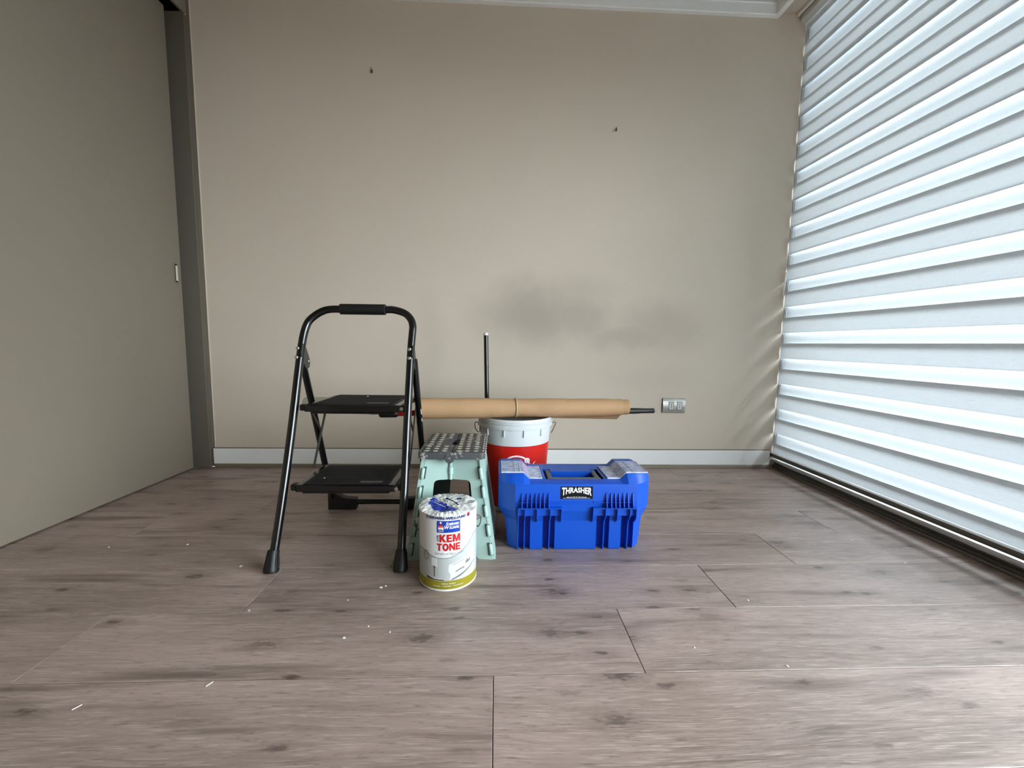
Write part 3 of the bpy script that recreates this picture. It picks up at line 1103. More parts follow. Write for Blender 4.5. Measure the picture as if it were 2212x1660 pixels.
def rect(u0, u1, z0, z1):
    return [(u0, z0), (u1, z0), (u1, z1), (u0, z1)]


UC = 0.0042
HALF = 0.128
# grey lower picture field whose upper edge dips in a shallow curve, olive band, base
top_edge = []
for i in range(41):
    u = -HALF + 2 * HALF * i / 40
    if u < -0.030:
        z = 0.0985 + 0.016 * min(1, (-0.030 - u) / 0.05) ** 1.3
    else:
        z = 0.0985 + 0.052 * max(0, min(1, (u + 0.010) / 0.095)) ** 1.8
    top_edge.append((u, z))
decal('grey_label_field', [(-HALF, 0.030)] + [(HALF, 0.030)] + top_edge[::-1], MT['can_grey'], 0.0003)
b_ = bmesh.new()
for (p, q) in zip(top_edge, top_edge[1:]):
    b_.faces.new([b_.verts.new((x, y, 0)) for x, y in ((p[0], p[1] - 0.0016), (q[0], q[1] - 0.0016), (q[0], q[1] + 0.0014), (p[0], p[1] + 0.0014))])
decal('label_edge_line', b_, MT['can_line'], 0.0005)
decal('olive_band', rect(-HALF * 1.6, HALF * 1.6, 0.0065, 0.0315), MT['can_olive'], 0.0005)
# bedroom picture: lamp, table, folded linen
decal('lamp_shade_print', [(-0.050, 0.076), (-0.030, 0.073), (-0.031, 0.097), (-0.048, 0.099)], MT['can_linen'], 0.0006)
decal('lamp_stem_print', rect(-0.0415, -0.0385, 0.043, 0.074), MT['can_brown'], 0.0006)
decal('lamp_stem_print', rect(-0.0425, -0.0375, 0.069, 0.073), MT['can_brown'], 0.0007)
decal('table_print', [(-0.066, 0.043), (-0.040, 0.036), (-0.012, 0.036), (-0.012, 0.033), (-0.066, 0.033)], MT['can_brown'], 0.0006)
decal('table_top_print', [(-0.066, 0.045), (-0.040, 0.0385), (-0.010, 0.0385), (-0.010, 0.0365), (-0.040, 0.0365), (-0.066, 0.0425)], MT['can_linen'], 0.0007)
decal('linen_print', [(0.004, 0.034), (0.006, 0.050), (0.000, 0.060), (0.002, 0.080), (0.020, 0.084), (0.045, 0.090), (0.070, 0.104), (0.088, 0.110), (0.090, 0.034)], MT['can_linen'], 0.0006)
for (poly) in ([(0.006, 0.035), (0.030, 0.045), (0.060, 0.056), (0.090, 0.070), (0.090, 0.066), (0.060, 0.051), (0.034, 0.040), (0.012, 0.034)],
               [(0.020, 0.058), (0.034, 0.064), (0.048, 0.066), (0.048, 0.062), (0.034, 0.060), (0.022, 0.055)],
               [(0.050, 0.076), (0.058, 0.086), (0.062, 0.080), (0.070, 0.088), (0.068, 0.076), (0.056, 0.072)],
               [(0.012, 0.079), (0.030, 0.083), (0.046, 0.088), (0.046, 0.0865), (0.030, 0.0815), (0.012, 0.0775)]):
    decal('linen_fold_print', poly, MT['can_shade'], 0.0008)
# logo panel
decal('logo_panel', rect(-0.0315, 0.0340, 0.1735, 0.2075), MT['blue_print'], 0.0006)
for (s_, zc) in (('Sherwin', 0.1985), ('Williams.', 0.1885)):
    first_, rest = s_[0], s_[1:].upper()
    b1, w1, h1 = text_bm(first_, 0.0125, 0.0004, 0.25)
    b2, w2, h2 = text_bm(rest, 0.0098, 0.0004, 0.25)
    for v in b1.verts:
        v.co.x += -0.0050 + (0.0 if s_[0] == 'S' else -0.0006)
        v.co.y += 0.0006
    for v in b2.verts:
        v.co.x *= (0.0300 if s_[0] == 'S' else 0.0275) / w2
        v.co.x += 0.0135 if s_[0] == 'S' else 0.0152
    tmp = bpy.data.meshes.new('t')
    b2.to_mesh(tmp)
    b1.from_mesh(tmp)
    b2.free()
    bpy.data.meshes.remove(tmp)
    decal('white_lettering', b1, MT['white_print'], 0.0009, zc, 0.0020, step_=0.004)
# emblem on the panel: tilted can pouring paint over a globe
circ = lambda cu, cz, ru, rz, n=20, a0=0, a1=2 * PI: [(cu + ru * math.cos(a0 + (a1 - a0) * i / n), cz + rz * math.sin(a0 + (a1 - a0) * i / n)) for i in range(n + (0 if a1 - a0 > 6 else 1))]
decal('emblem_globe', circ(-0.0203, 0.1865, 0.0078, 0.0088), MT['white_print'], 0.0008)
decal('emblem_globe', circ(-0.0203, 0.1880, 0.0066, 0.0076, 16, 0.0, PI), MT['red_print'], 0.0010)
decal('emblem_globe', circ(-0.0203, 0.1795, 0.0070, 0.0040), MT['navy_print'], 0.0010)
for k in range(4):
    decal('emblem_drip', rect(-0.0262 + 0.0036 * k, -0.0246 + 0.0036 * k, 0.1765, 0.1805 + 0.0012 * (k % 2)), MT['white_print'], 0.0012)
decal('emblem_stream', [(-0.0235, 0.1925), (-0.0170, 0.1925), (-0.0185, 0.2000), (-0.0225, 0.2000)], MT['red_print'], 0.0010)
decal('emblem_can', circ(-0.0205, 0.2028, 0.0030, 0.0030, 14), MT['white_print'], 0.0012)
decal('emblem_line', [(-0.0260, 0.1900), (-0.0145, 0.1900), (-0.0155, 0.1912), (-0.0250, 0.1912)], MT['white_print'], 0.0012)
# product lettering
def block(word, W_, H_, t=0.30, gap=0.10):
    """heavy slab capitals built from polygons; every glyph lives in a unit cell"""
    G = {
        'K': (1.0, [[(0, 0), (t, 0), (t, 1), (0, 1)], [(t, 0.36), (0.66, 0), (1.04, 0), (0.60, 0.56), (0.98, 1), (0.62, 1), (t, 0.62)]]),
        'E': (0.82, [[(0, 0), (t, 0), (t, 1), (0, 1)], [(t, 0), (0.82, 0), (0.82, 0.23), (t, 0.23)], [(t, 0.39), (0.74, 0.39), (0.74, 0.61), (t, 0.61)], [(t, 0.77), (0.80, 0.77), (0.80, 1), (t, 1)]]),
        'M': (1.16, [[(0, 0), (0.27, 0), (0.27, 1), (0, 1)], [(0.89, 0), (1.16, 0), (1.16, 1), (0.89, 1)], [(0.27, 0.62), (0.47, 0), (0.69, 0), (0.89, 0.62), (0.89, 1), (0.80, 1), (0.58, 0.36), (0.36, 1), (0.27, 1)]]),
        'T': (0.88, [[(0.29, 0), (0.59, 0), (0.59, 0.77), (0.29, 0.77)], [(0, 0.77), (0.88, 0.77), (0.88, 1), (0, 1)]]),
        'N': (0.98, [[(0, 0), (0.27, 0), (0.27, 1), (0, 1)], [(0.71, 0), (0.98, 0), (0.98, 1), (0.71, 1)], [(0.27, 0.58), (0.71, 0), (0.71, 0.42), (0.27, 1)]]),
    }
    b_ = bmesh.new()
    x = 0.0
    for ch in word:
        if ch == 'O':
            n_ = 24
            for i in range(n_):
                a0, a1 = 2 * PI * i / n_, 2 * PI * (i + 1) / n_
                b_.faces.new([b_.verts.new((x + 0.52 + q * r * math.cos(q2), 0.5 + r2 * math.sin(q2), 0)) for q, r, r2, q2 in
                              ((1, 0.22, 0.27, a0), (1, 0.52, 0.52, a0), (1, 0.52, 0.52, a1), (1, 0.22, 0.27, a1))])
            x += 1.04 + gap
            continue
        w_, ps = G[ch]
        for P in ps:
            b_.faces.new([b_.verts.new((x + u, v, 0)) for u, v in P])
        x += w_ + gap
    x -= gap
    for v in b_.verts:
        v.co.x = (v.co.x / x - 0.5) * W_
        v.co.y = (v.co.y - 0.5) * H_
    return b_


decal('red_lettering', block('KEM', 0.0585, 0.0225), MT['red_print'], 0.0008, 0.1572, 0.0050, step_=0.004)
decal('red_lettering', block('TONE', 0.0660, 0.0215), MT['red_print'], 0.0008, 0.1315, 0.0014, step_=0.004)
b_, w, h = text_bm('SUPER', 0.01, 0.0003)
fit(b_, w, h, 0.0190, 0.0046)
for v in b_.verts:
    v.co.x, v.co.y = -v.co.y, v.co.x
decal('blue_lettering', b_, MT['navy_print'], 0.0008, 0.1572, -0.0292, step_=0.004)
b_, w, h = text_bm('Esmalte al Agua Satin', 0.01, -0.00005, 0.35)
fit(b_, w, h, 0.0820, 0.0105)
decal('script_lettering', b_, MT['grey_script'], 0.0008, 0.1115, 0.0030, step_=0.004)
for (s_, zc, wd, hh) in (('INTERIOR · EXTERIOR', 0.0235, 0.040, 0.0036), ('Lavable · Cubritivo · Resistente', 0.0165, 0.086, 0.0036)):
    b_, w, h = text_bm(s_, 0.01, 0.0002, 0, 1.0, 1.0, 1)
    fit(b_, w, h, wd, hh)
    decal('band_lettering', b_, MT['can_linen'], 0.0009, zc, 0.0010, step_=0.006)
# round seal on the left
ring = bmesh.new()
for i in range(28):
    a0, a1 = 2 * PI * i / 28, 2 * PI * (i + 1) / 28
    for r0, r1 in ((0.0095, 0.0112), (0.0072, 0.0080)):
        ring.faces.new([ring.verts.new((r * math.cos(t), r * 1.25 * math.sin(t), 0)) for r, t in ((r0, a0), (r1, a0), (r1, a1), (r0, a1))])
decal('seal_print', ring, MT['can_shade'], 0.0008, 0.1010, -0.0680)
decal('seal_print', [(-0.0725, 0.103), (-0.069, 0.099), (-0.063, 0.104), (-0.062, 0.107), (-0.068, 0.1015), (-0.072, 0.106)], MT['can_shade'], 0.0009)
# crumpled plastic film tied over the lid, with a gathered rim
film = NB()
SEG = 120
blue_poly = [(-0.053, 0.0505), (-0.0146, 0.0063), (0.0017, -0.0147), (0.0346, -0.0482), (0.0306, -0.061), (-0.0064, -0.0671), (-0.0339, -0.0478), (-0.0538, -0.0145), (-0.0575, 0.0172)]


def inside(x, y, P):
    c_ = False
    for i in range(len(P)):
        x0, y0 = P[i - 1]
        x1, y1 = P[i]
        if (y0 > y) != (y1 > y) and x < (x1 - x0) * (y - y0) / (y1 - y0) + x0:
            c_ = not c_
    return c_


rnd = random.Random(3)
ph = [rnd.uniform(0, 6.28) for _ in range(8)]
amp = [rnd.uniform(0.1, 1.4) for _ in range(SEG)]
sgn = [rnd.choice((-1, 1)) for _ in range(SEG)]
crease = [(rnd.uniform(0, 6.28), rnd.uniform(-0.05, 0.05), rnd.uniform(0.4, 1.0)) for _ in range(9)]
rings_ = []
rad = [0.008, 0.016, 0.022, 0.028, 0.034, 0.040, 0.046, 0.052, 0.058, 0.064, 0.072, 0.0800, 0.0856, 0.0853]
for ri, r in enumerate(rad):
    ring_ = []
    for k in range(SEG):
        a_ = 2 * PI * k / SEG
        fold = (sgn[k] if k % 3 else 1) * amp[k] * 0.0012 * max(0, (r - 0.052) / 0.034)
        z = 0.2235 + 0.0016 * math.sin(3 * a_ + ph[0] + r * 60) + 0.0012 * math.sin(7 * a_ + ph[1] - r * 110) + 0.0008 * math.sin(13 * a_ + ph[2] + r * 200)
        px, py = r * math.cos(a_), r * math.sin(a_)
        for (ca, co_, cw) in crease:
            dd = abs(px * math.cos(ca) + py * math.sin(ca) - co_)
            z += cw * 0.0022 * max(0.0, 1 - dd / 0.007)
        z += fold + (0.0012 if 0.05 < r < 0.08 else 0)
        rr = r
        if ri == 12:
            z = 0.2215 + fold * 0.6
        if ri == 13:
            z = 0.2140 + (0.0030 if k % 3 == 0 else 0.0) * amp[k]
        ring_.append(film.verts.new((CX + rr * math.cos(a_), CY + rr * math.sin(a_), z)))
    rings_.append(ring_)
cv = film.verts.new((CX, CY, 0.2240))
for k in range(SEG):
    film.faces.new((cv, rings_[0][k], rings_[0][(k + 1) % SEG]))
for a_, b_ in zip(rings_, rings_[1:]):
    for k in range(SEG):
        film.faces.new((a_[k], b_[k], b_[(k + 1) % SEG], a_[(k + 1) % SEG]))
for f in film.faces:
    c_ = f.calc_center_median()
    if inside(c_.x - CX, c_.y - CY, blue_poly):
        f.material_index = 1
cover = obj('film_cover', film, [MT['film'], MT['film_blue']], can)
# print on the film: dark scribbles, small blue diamond, pale lines
for (x, y, w_, h_, rot, mm) in ((-0.004, 0.024, 0.020, 0.006, -0.7, 'black_print'), (0.010, 0.009, 0.024, 0.005, -0.75, 'black_print'), (0.022, -0.004, 0.018, 0.005, -0.8, 'black_print'),
                                (0.028, -0.016, 0.016, 0.004, -0.8, 'black_print'), (0.030, 0.026, 0.014, 0.014, 0.2, 'navy_print'),
                                (-0.034, 0.006, 0.030, 0.0016, -0.85, 'white_print'), (-0.030, -0.012, 0.036, 0.0016, -0.85, 'white_print'), (-0.012, -0.030, 0.028, 0.0016, -0.85, 'white_print')):
    b_ = NB()
    nseg = 5
    cs, sn = math.cos(rot), math.sin(rot)
    prev = None
    for i in range(nseg + 1):
        t = (i / nseg - 0.5) * w_
        wob = 0.0012 * math.sin(i * 2.1 + x * 300) if mm == 'black_print' else 0
        hh = h_ * 1.5 * (0.55 + 0.45 * math.sin(i * 1.9 + y * 200) ** 2) if mm == 'black_print' else h_
        pr = []
        for q in (-0.5, 0.5):
            px, py = t, q * hh + wob
            pr.append(b_.verts.new((CX + x + px * cs - py * sn, CY + y + px * sn + py * cs, 0.2290)))
        if prev:
            b_.faces.new((prev[0], pr[0], pr[1], prev[1]))
        prev = pr
    obj('film_print', b_, MT[mm], cover)
rs_ = random.Random(21)
for k in range(34):
    a_ = rs_.uniform(0, 2 * PI)
    r0 = rs_.uniform(0.056, 0.066)
    r1 = r0 + rs_.uniform(0.006, 0.013)
    wd_ = rs_.uniform(0.006, 0.016)
    b_ = NB()
    b_.faces.new([b_.verts.new((CX + r * math.cos(t_), CY + r * math.sin(t_), z_)) for r, t_, z_ in
                  ((r0, a_ - wd_ / 2, 0.2285), (r1, a_ - wd_, 0.2275), (r1, a_ + wd_, 0.2275), (r0, a_ + wd_ / 2, 0.2285))])
    obj('film_print', b_, MT[rs_.choice(('navy_print', 'can_shade', 'can_line'))], cover)
b_, w, h = text_bm('SHERWIN-WILLIAMS', 0.01, 0.0003, 0.15)
fit(b_, w, h, 0.118, 0.0085)
decal('rim_lettering', b_, MT['navy_print'], 0.0022, 0.2158, -0.0080, step_=0.004)
decal('rim_emblem', circ(0.0605, 0.2165, 0.0050, 0.0060, 14), MT['red_print'], 0.0022)
decal('rim_emblem', circ(0.0605, 0.2150, 0.0032, 0.0034, 12), MT['navy_print'], 0.0025)
# ears and wire bail hanging behind
for s in (-1, 1):
    b_ = NB()
    ex = Vector((0.9931, 0.1175, 0)) * s
    p = Vector((CX, CY, 0.178))
    tube(b_, [p + ex * 0.083, p + ex * 0.0875, p + ex * 0.0885, p + ex * 0.0945, p + ex * 0.096], [0.0090, 0.0090, 0.0062, 0.0062, 0.0040], 14)
    obj('bail_ear', b_, MT['tin'], can, 40)
b_ = NB()
pts = []
for i in range(25):
    t = PI * i / 24
    e = Vector((0.9931, 0.1175, 0)) * (math.cos(t) * 0.0975)
    back = Vector((-0.1175, 0.9931, 0)) * (math.sin(t) * 0.0965)
    pts.append(Vector((CX, CY, 0.178)) + e * (1.0 if True else 0) + back * 0.16 + Vector((0, 0, -0.060 * math.sin(t) ** 0.6)))
for i, p in enumerate(pts):
    d = Vector((p.x - CX, p.y - CY, 0))
    if d.length < 0.0885:
        t = PI * i / 24
        dirn = Vector((0.9931, 0.1175, 0)) * math.cos(t) + Vector((-0.1175, 0.9931, 0)) * math.sin(t)
        pts[i] = Vector((CX, CY, p.z)) + dirn * 0.0890
tube(b_, pts, 0.0017, 8)
obj('wire_bail', b_, MT['wire'], can, 50)

# ================================================================= BUCKET
KX, KY = 0.086, 1.745
pail = thing('paint_pail', 'large white plastic pail with red lower label behind the toolbox', 'bucket', (KX, KY, 0))
KR = lambda z: 0.131 + (0.1535 - 0.131) * z / 0.36
bm = NB()
prof = [(0.0, 0.004), (0.124, 0.004), (0.128, 0.0), (KR(0), 0.004), (KR(0.352), 0.352), (0.1595, 0.353), (0.1605, 0.356), (0.1605, 0.3690), (0.1595, 0.3700), (0.1578, 0.3705), (0.1578, 0.3735),
        (0.1610, 0.3740), (0.1620, 0.3755), (0.1620, 0.3790), (0.1592, 0.3800), (0.1592, 0.3825), (0.1615, 0.3835), (0.1618, 0.3905), (0.1600, 0.3945), (0.1560, 0.3950), (0.1535, 0.3935), (0.1515, 0.386), (0.1500, 0.34), (0.1275, 0.010), (0.0, 0.010)]
lathe(bm, prof, 96, KX, KY)
pb = obj('pail_body', bm, MT['pail_white'], pail, 40)
KF = math.atan2(-KY, -KX + 0.03)
# red printed sleeve
bm = NB()
SG = 80
ra_, rb_ = [], []
for k in range(SG + 1):
    a_ = KF - 1.95 + 3.30 * k / SG
    for lst, z in ((ra_, 0.020), (rb_, 0.286)):
        r = KR(z) + 0.0006
        lst.append(bm.verts.new((KX + r * math.cos(a_), KY + r * math.sin(a_), z)))
for k in range(SG):
    bm.faces.new((ra_[k], ra_[k + 1], rb_[k + 1], rb_[k]))
red = obj('red_label', bm, MT['pail_red'], pail, 60)


def pail_wrap(u, z, d):
    a_ = KF + u / KR(z)
    r = KR(z) + d
    return Vector((KX + r * math.cos(a_), KY + r * math.sin(a_), z))


def annulus(cu, cz, r0, r1, n=40, a0=0.0, a1=2 * PI):
    b_ = bmesh.new()
    for i in range(n):
        t0, t1 = a0 + (a1 - a0) * i / n, a0 + (a1 - a0) * (i + 1) / n
        b_.faces.new([b_.verts.new((cu + r * math.cos(t), cz + r * math.sin(t), 0)) for r, t in ((r0, t0), (r1, t0), (r1, t1), (r0, t1))])
    return b_


for b_ in (annulus(0.006, 0.1860, 0.0570, 0.0635, 48, math.radians(-60), math.radians(300)), annulus(0.0500, 0.2265, 0.0055, 0.0115, 20)):
    for v in b_.verts:
        v.co = pail_wrap(v.co.x, v.co.y, 0.0012)
    obj('white_ring_print', b_, MT['white_print'], red, doubles=False)
b_ = flat_bm([(0.072, 0.206), (0.080, 0.209), (0.090, 0.220), (0.085, 0.218)])
for v in b_.verts:
    v.co = pail_wrap(v.co.x, v.co.y, 0.0012)
obj('white_tick_print', b_, MT['white_print'], red, doubles=False)
bm = NB()
lr = lathe(bm, [(0.1522, 0.372), (0.1500, 0.374), (0.120, 0.366), (0.070, 0.362)], 48, KX, KY)
bm.faces.new(lr[-1])
ln_ = obj('pail_dark_disc', bm, MT['black_plastic'], pail, 60)  # black disc added so that the pail's opening reads dark
ln_['label'] = 'black disc added inside the pail rim to darken the opening'
# moulded ribs under the rim
for i in range(12):
    a_ = KF - 0.30 + 2 * PI * i / 12
    bm = NB()
    bx(bm, KR(0.34) - 0.002, KR(0.34) + 0.0055, -0.0014, 0.0014, 0.3235, 0.3535)
    for v in bm.verts:
        x, y = v.co.x, v.co.y
        v.co.x, v.co.y = KX + x * math.cos(a_) - y * math.sin(a_), KY + x * math.sin(a_) + y * math.cos(a_)
    obj('rim_rib', bm, MT['pail_white'], pb)
# wire bail folded down, with its two bends showing at the sides
hd = NB()
hp = [(KX - 0.157, KY, 0.354), (KX - 0.170, KY, 0.358), (KX - 0.1765, KY, 0.352), (KX - 0.1740, KY + 0.004, 0.330), (KX - 0.1645, KY + 0.012, 0.312)]
for i in range(1, 12):
    t = PI - PI * i / 12
    hp.append((KX + 0.1650 * math.cos(t), KY + 0.1650 * math.sin(t) * 1.0 + 0.012, 0.312 - 0.040 * math.sin(t)))
hp += [(KX + 0.1645, KY + 0.012, 0.312), (KX + 0.1740, KY + 0.004, 0.338), (KX + 0.1800, KY, 0.356), (KX + 0.1770, KY, 0.3605), (KX + 0.157, KY, 0.354)]
tube(hd, hp, 0.0019, 8)
obj('bail_handle', hd, MT['wire'], pail, 50)
for s in (-1, 1):
    bm = NB()
    tube(bm, [(KX + s * 0.148, KY, 0.352), (KX + s * 0.1640, KY, 0.352)], 0.0075, 14)
    obj('bail_ear', bm, MT['pail_white'], pail, 50)

# ================================================================= POLE STANDING IN THE PAIL
pole = thing('black_pole', 'thin black pole with pale cap standing upright in the pail', 'pole', (-0.022, 1.775, 0.012))
bm = NB()
pt, pb0 = Vector((-0.0455, 1.790, 0.7370)), Vector((-0.0290, 1.768, 0.0120))
tube(bm, [pb0, pt], 0.0100, 16)
sh = obj('shaft', bm, MT['black_paint'], pole, 50)
bm = NB()
d = (pt - pb0).normalized()
tube(bm, [pt - d * 0.002, pt + d * 0.007, pt + d * 0.009], [0.0104, 0.0104, 0.0085], 16)
obj('end_cap', bm, MT['chip'], pole, 50)
bm = NB()
bmesh.ops.create_uvsphere(bm, u_segments=8, v_segments=5, radius=0.0028)
for v in bm.verts:
    v.co += pt - d * 0.125 + Vector((0.004, -0.0092, 0))
obj('paint_fleck', bm, MT['chip'], sh)

# ================================================================= KRAFT PAPER ROLL
RL, RR_ = Vector((-0.3038, 1.600, 0.4390)), Vector((0.5361, 1.700, 0.4355))
roll = thing('paper_roll', 'rolled brown kraft paper lying across the pail rim', 'paper roll', (0.085, 1.648, 0.396))
AX = (RR_ - RL).normalized()
UPV = (Vector((0, 0, 1)) - AX * AX.z).normalized()
FRV = UPV.cross(AX)
if FRV.y > 0:
    FRV = -FRV


def spiral(bm, p0, p1, r0, r1, turns, thick, flap, nlen=22, seed=1, start=0.0):
    """a sheet wound in a spiral about the axis p0-p1, its free edge hanging below"""
    rn = random.Random(seed)
    wav = [rn.uniform(-1, 1) for _ in range(nlen + 1)]
    nturn = int(28 * turns)
    cols = []
    for i in range(nlen + 1):
        t = i / nlen
        c_ = p0.lerp(p1, t)
        R = (r0 + (r1 - r0) * t) * (1 - 0.045 * math.exp(-((t - 0.4585) / 0.13) ** 2)) + 0.0010 * wav[i]
        col = []
        for k in range(nturn + 1):
            q = k / nturn
            a_ = start - 2 * PI * turns * (1 - q)
            r = R - thick * turns * (1 - q)
            r *= 1 + 0.012 * math.sin(2 * a_ + t * 5)
            col.append(bm.verts.new(c_ + (UPV * math.cos(a_) + FRV * math.sin(a_)) * r))
        for (fu, fv) in flap(t):
            col.append(bm.verts.new(c_ + (UPV * -1.0) * (R * 0 + fu) + FRV * fv))
        cols.append(col)
    for a_, b_ in zip(cols, cols[1:]):
        for k in range(len(a_) - 1):
            bm.faces.new((a_[k], b_[k], b_[k + 1], a_[k + 1]))


def flap_out(t):
    w_ = 0.004 + 0.012 * (0.15 + max(0, t - 0.45))
    if t > 0.45:
        return [(0.0410 + 0.008 * (t - 0.45), -0.010), (0.0445 + 0.026 * (t - 0.45), -0.026 - 0.004 * t)]
    return [(0.0390, -0.012), (0.0385, -0.020)]


bm = NB()
spiral(bm, RL, RR_, 0.0432, 0.0365, 1.75, 0.0016, flap_out, 26, 4, start=PI)
obj('outer_sheet', bm, [MT['kraft']], roll, 60, recalc=False)
bm = NB()
spiral(bm, RL + AX * 0.01, RR_ + AX * 0.0305, 0.0385, 0.0330, 2.2, 0.0012, lambda t: [], 12, 9, start=1.0)
obj('inner_sheet', bm, [MT['kraft_dark']], roll, 60, recalc=False)
tc_ = RL.lerp(RR_, 0.4585)
bm = NB()
tp = [tc_ + (UPV * math.cos(2 * PI * k / 40) + FRV * math.sin(2 * PI * k / 40)) * 0.0400 for k in range(41)]
tube(bm, tp, 0.0021, 8, cap=False)
obj('tie_band', bm, MT['band'], roll, 60)

# ================================================================= ROLLER POLE INSIDE THE PAPER ROLL
rp_ = thing('roller_pole', 'black and red paint roller pole running through the kraft paper roll', 'paint roller', (0.1, 1.66, 0.41))
P0, P1 = Vector((-0.4615, 1.594, 0.4185)), Vector((0.7000, 1.742, 0.4140))
PA = (P1 - P0).normalized()
bm = NB()
tube(bm, [P0 + PA * 0.002, P0 + PA * 0.006, P0 + PA * 0.012, P0 + PA * 0.068, P0 + PA * 0.074], [0.010, 0.0150, 0.0165, 0.0165, 0.0135], 18)
obj('black_grip', bm, MT['black_plastic'], rp_, 40)
bm = NB()
tube(bm, [P0 + PA * 0.070, P0 + PA * 0.420], 0.0112, 16)
obj('red_tube', bm, MT['red_tube'], rp_, 50)
bm = NB()
L_ = (P1 - P0).length
tube(bm, [P0 + PA * 0.415, P0 + PA * (L_ - 0.090), P0 + PA * (L_ - 0.050), P0 + PA * (L_ - 0.002), P1], [0.0125, 0.0130, 0.0112, 0.0112, 0.0095], 16)
obj('black_tube', bm, MT['black_plastic'], rp_, 50)
bm = NB()
tube(bm, [P0 + PA * 0.004, P0 - PA * 0.030, P0 + Vector((-0.055, 0.012, 0.008)), P0 + Vector((-0.064, 0.040, 0.024)), P0 + Vector((-0.078, 0.044, 0.028)), P0 + Vector((-0.300, 0.044, 0.028))], 0.0038, 10)
obj('roller_frame', bm, MT['steel'], rp_, 50)
bm = NB()
tube(bm, [P0 + Vector((x, 0.044, 0.028)) for x in (-0.306, -0.304, -0.298, -0.112, -0.106)], [0.020, 0.026, 0.029, 0.029, 0.024], 20)
obj('roller_sleeve', bm, MT['sleeve'], rp_, 40)

# ================================================================= TOOLBOX
tb = thing('toolbox', 'bright blue plastic toolbox with clear organizer lids and a black sticker', 'toolbox', (0.2748, 1.41, 0))
XL, XR, YF, YB = 0.0125, 0.5370, 1.300, 1.520


def octo(x0, x1, y0, y1, cx, cy):
    return [(x0 + cx, y0), (x1 - cx, y0), (x1, y0 + cy), (x1, y1 - cy), (x1 - cx, y1), (x0 + cx, y1), (x0, y1 - cy), (x0, y0 + cy)]


def loft(bm, rings, capb=True, capt=True):
    rs = [[bm.verts.new((x, y, z)) for x, y in poly] for poly, z in rings]
    for a_, b_ in zip(rs, rs[1:]):
        n_ = len(a_)
        for k in range(n_):
            bm.faces.new((a_[k], a_[(k + 1) % n_], b_[(k + 1) % n_], b_[k]))
    if capb:
        bm.faces.new(rs[0][::-1])
    if capt:
        bm.faces.new(rs[-1])


bm = NB()
loft(bm, [(octo(0.0500, 0.4995, 1.318, 1.500, 0.030, 0.028), 0.0), (octo(0.0470, 0.5025, 1.3145, 1.503, 0.030, 0.028), 0.004),
          (octo(0.0360, 0.5150, 1.3130, 1.508, 0.040, 0.036), 0.104), (octo(XL + 0.002, XR - 0.002, YF + 0.006, YB - 0.002, 0.056, 0.050), 0.134),
          (octo(XL, XR, YF + 0.0035, YB, 0.056, 0.050), 0.140), (octo(XL, XR, YF + 0.0015, YB, 0.056, 0.050), 0.1760)])
# cut-back grooves are dark channels between raised front panels: build panels over a recessed face
base = obj('box_base', bm, MT['tool_blue'], tb)
gx = ((0.0795, 0.1215), (0.1640, 0.2055), (0.3475, 0.3925), (0.4330, 0.4765))
# carve the grooves out of the base
for (x0, x1) in gx:
    cb = NB()
    bx(cb, x0, x1, 1.28, 1.338, -0.02, 0.1265)
    cut = obj('groove_cutter', cb, MT['tool_blue'])
    md = base.modifiers.new('groove', 'BOOLEAN')
    md.operation = 'DIFFERENCE'
    md.solver = 'EXACT'
    md.object = cut
bpy.context.view_layer.update()
dg = bpy.context.evaluated_depsgraph_get()
me2 = bpy.data.meshes.new_from_object(base.evaluated_get(dg))
for md in list(base.modifiers):
    cut = md.object
    base.modifiers.remove(md)
    bpy.data.objects.remove(cut)
base.data = me2
me2.name = 'box_base'
# long fins in the grooves and short brackets beside them
for xc, long_ in ((0.0800, True), (0.1018, True), (0.1425, False), (0.1868, True), (0.2240, False), (0.3310, False), (0.3735, True), (0.4135, False), (0.4560, True), (0.4770, False)):
    f_ = NB()
    if long_:
        poly = [(1.338, 0.0), (1.3155, 0.0), (1.3085, 0.105), (1.2890, 0.126), (1.2872, 0.157), (1.304, 0.157), (1.338, 0.126)]
        if xc < 0.09:
            poly = [(1.320, 0.002), (1.3125, 0.002), (1.3065, 0.105), (1.2935, 0.126), (1.2925, 0.157), (1.304, 0.157), (1.320, 0.126)]
    else:
        poly = [(1.316, 0.100), (1.3090, 0.100), (1.2900, 0.120), (1.2872, 0.157), (1.304, 0.157), (1.316, 0.126)]
    prism(f_, poly, lambda u, v, d: (d, u, v), xc - 0.0016, xc + 0.0016)
    obj('front_fin', f_, MT['tool_blue'], base)
for (x0, x1) in ((0.0784, 0.2256), (0.3294, 0.4786)):
    f_ = NB()
    bx(f_, x0, x1, 1.2870, 1.305, 0.1540, 0.1576, 0.0008, 1)
    bx(f_, x0 + 0.002, x1 - 0.002, 1.2955, 1.305, 0.1725, 0.1762, 0.0008, 1)
    bx(f_, x0, x1, 1.3005, 1.312, 0.1265, 0.1545)
    obj('latch_ledge', f_, MT['tool_blue'], base)

# lid
xs_l = [XL + 0.0005, 0.0190, 0.0300, 0.0445, 0.0690, 0.0970, 0.1180, 0.1640, 0.1745]
xs_all = xs_l + [0.5495 - x for x in reversed(xs_l)]
MID = 0.27475


def hx(x):
    q = min(x, 2 * MID - x)
    if q < 0.0132:
        return 0.2500
    if q < 0.0195:
        return 0.2590
    if q <= 0.0972:
        return 0.2620
    if q < 0.1182:
        return 0.2620 + (0.2415 - 0.2620) * (q - 0.0970) / 0.021
    return 0.2415


def cham(x):
    q = min(x, 2 * MID - x)
    return max(0.0, min(1.0, (0.0690 - q) / (0.0690 - 0.0130)))


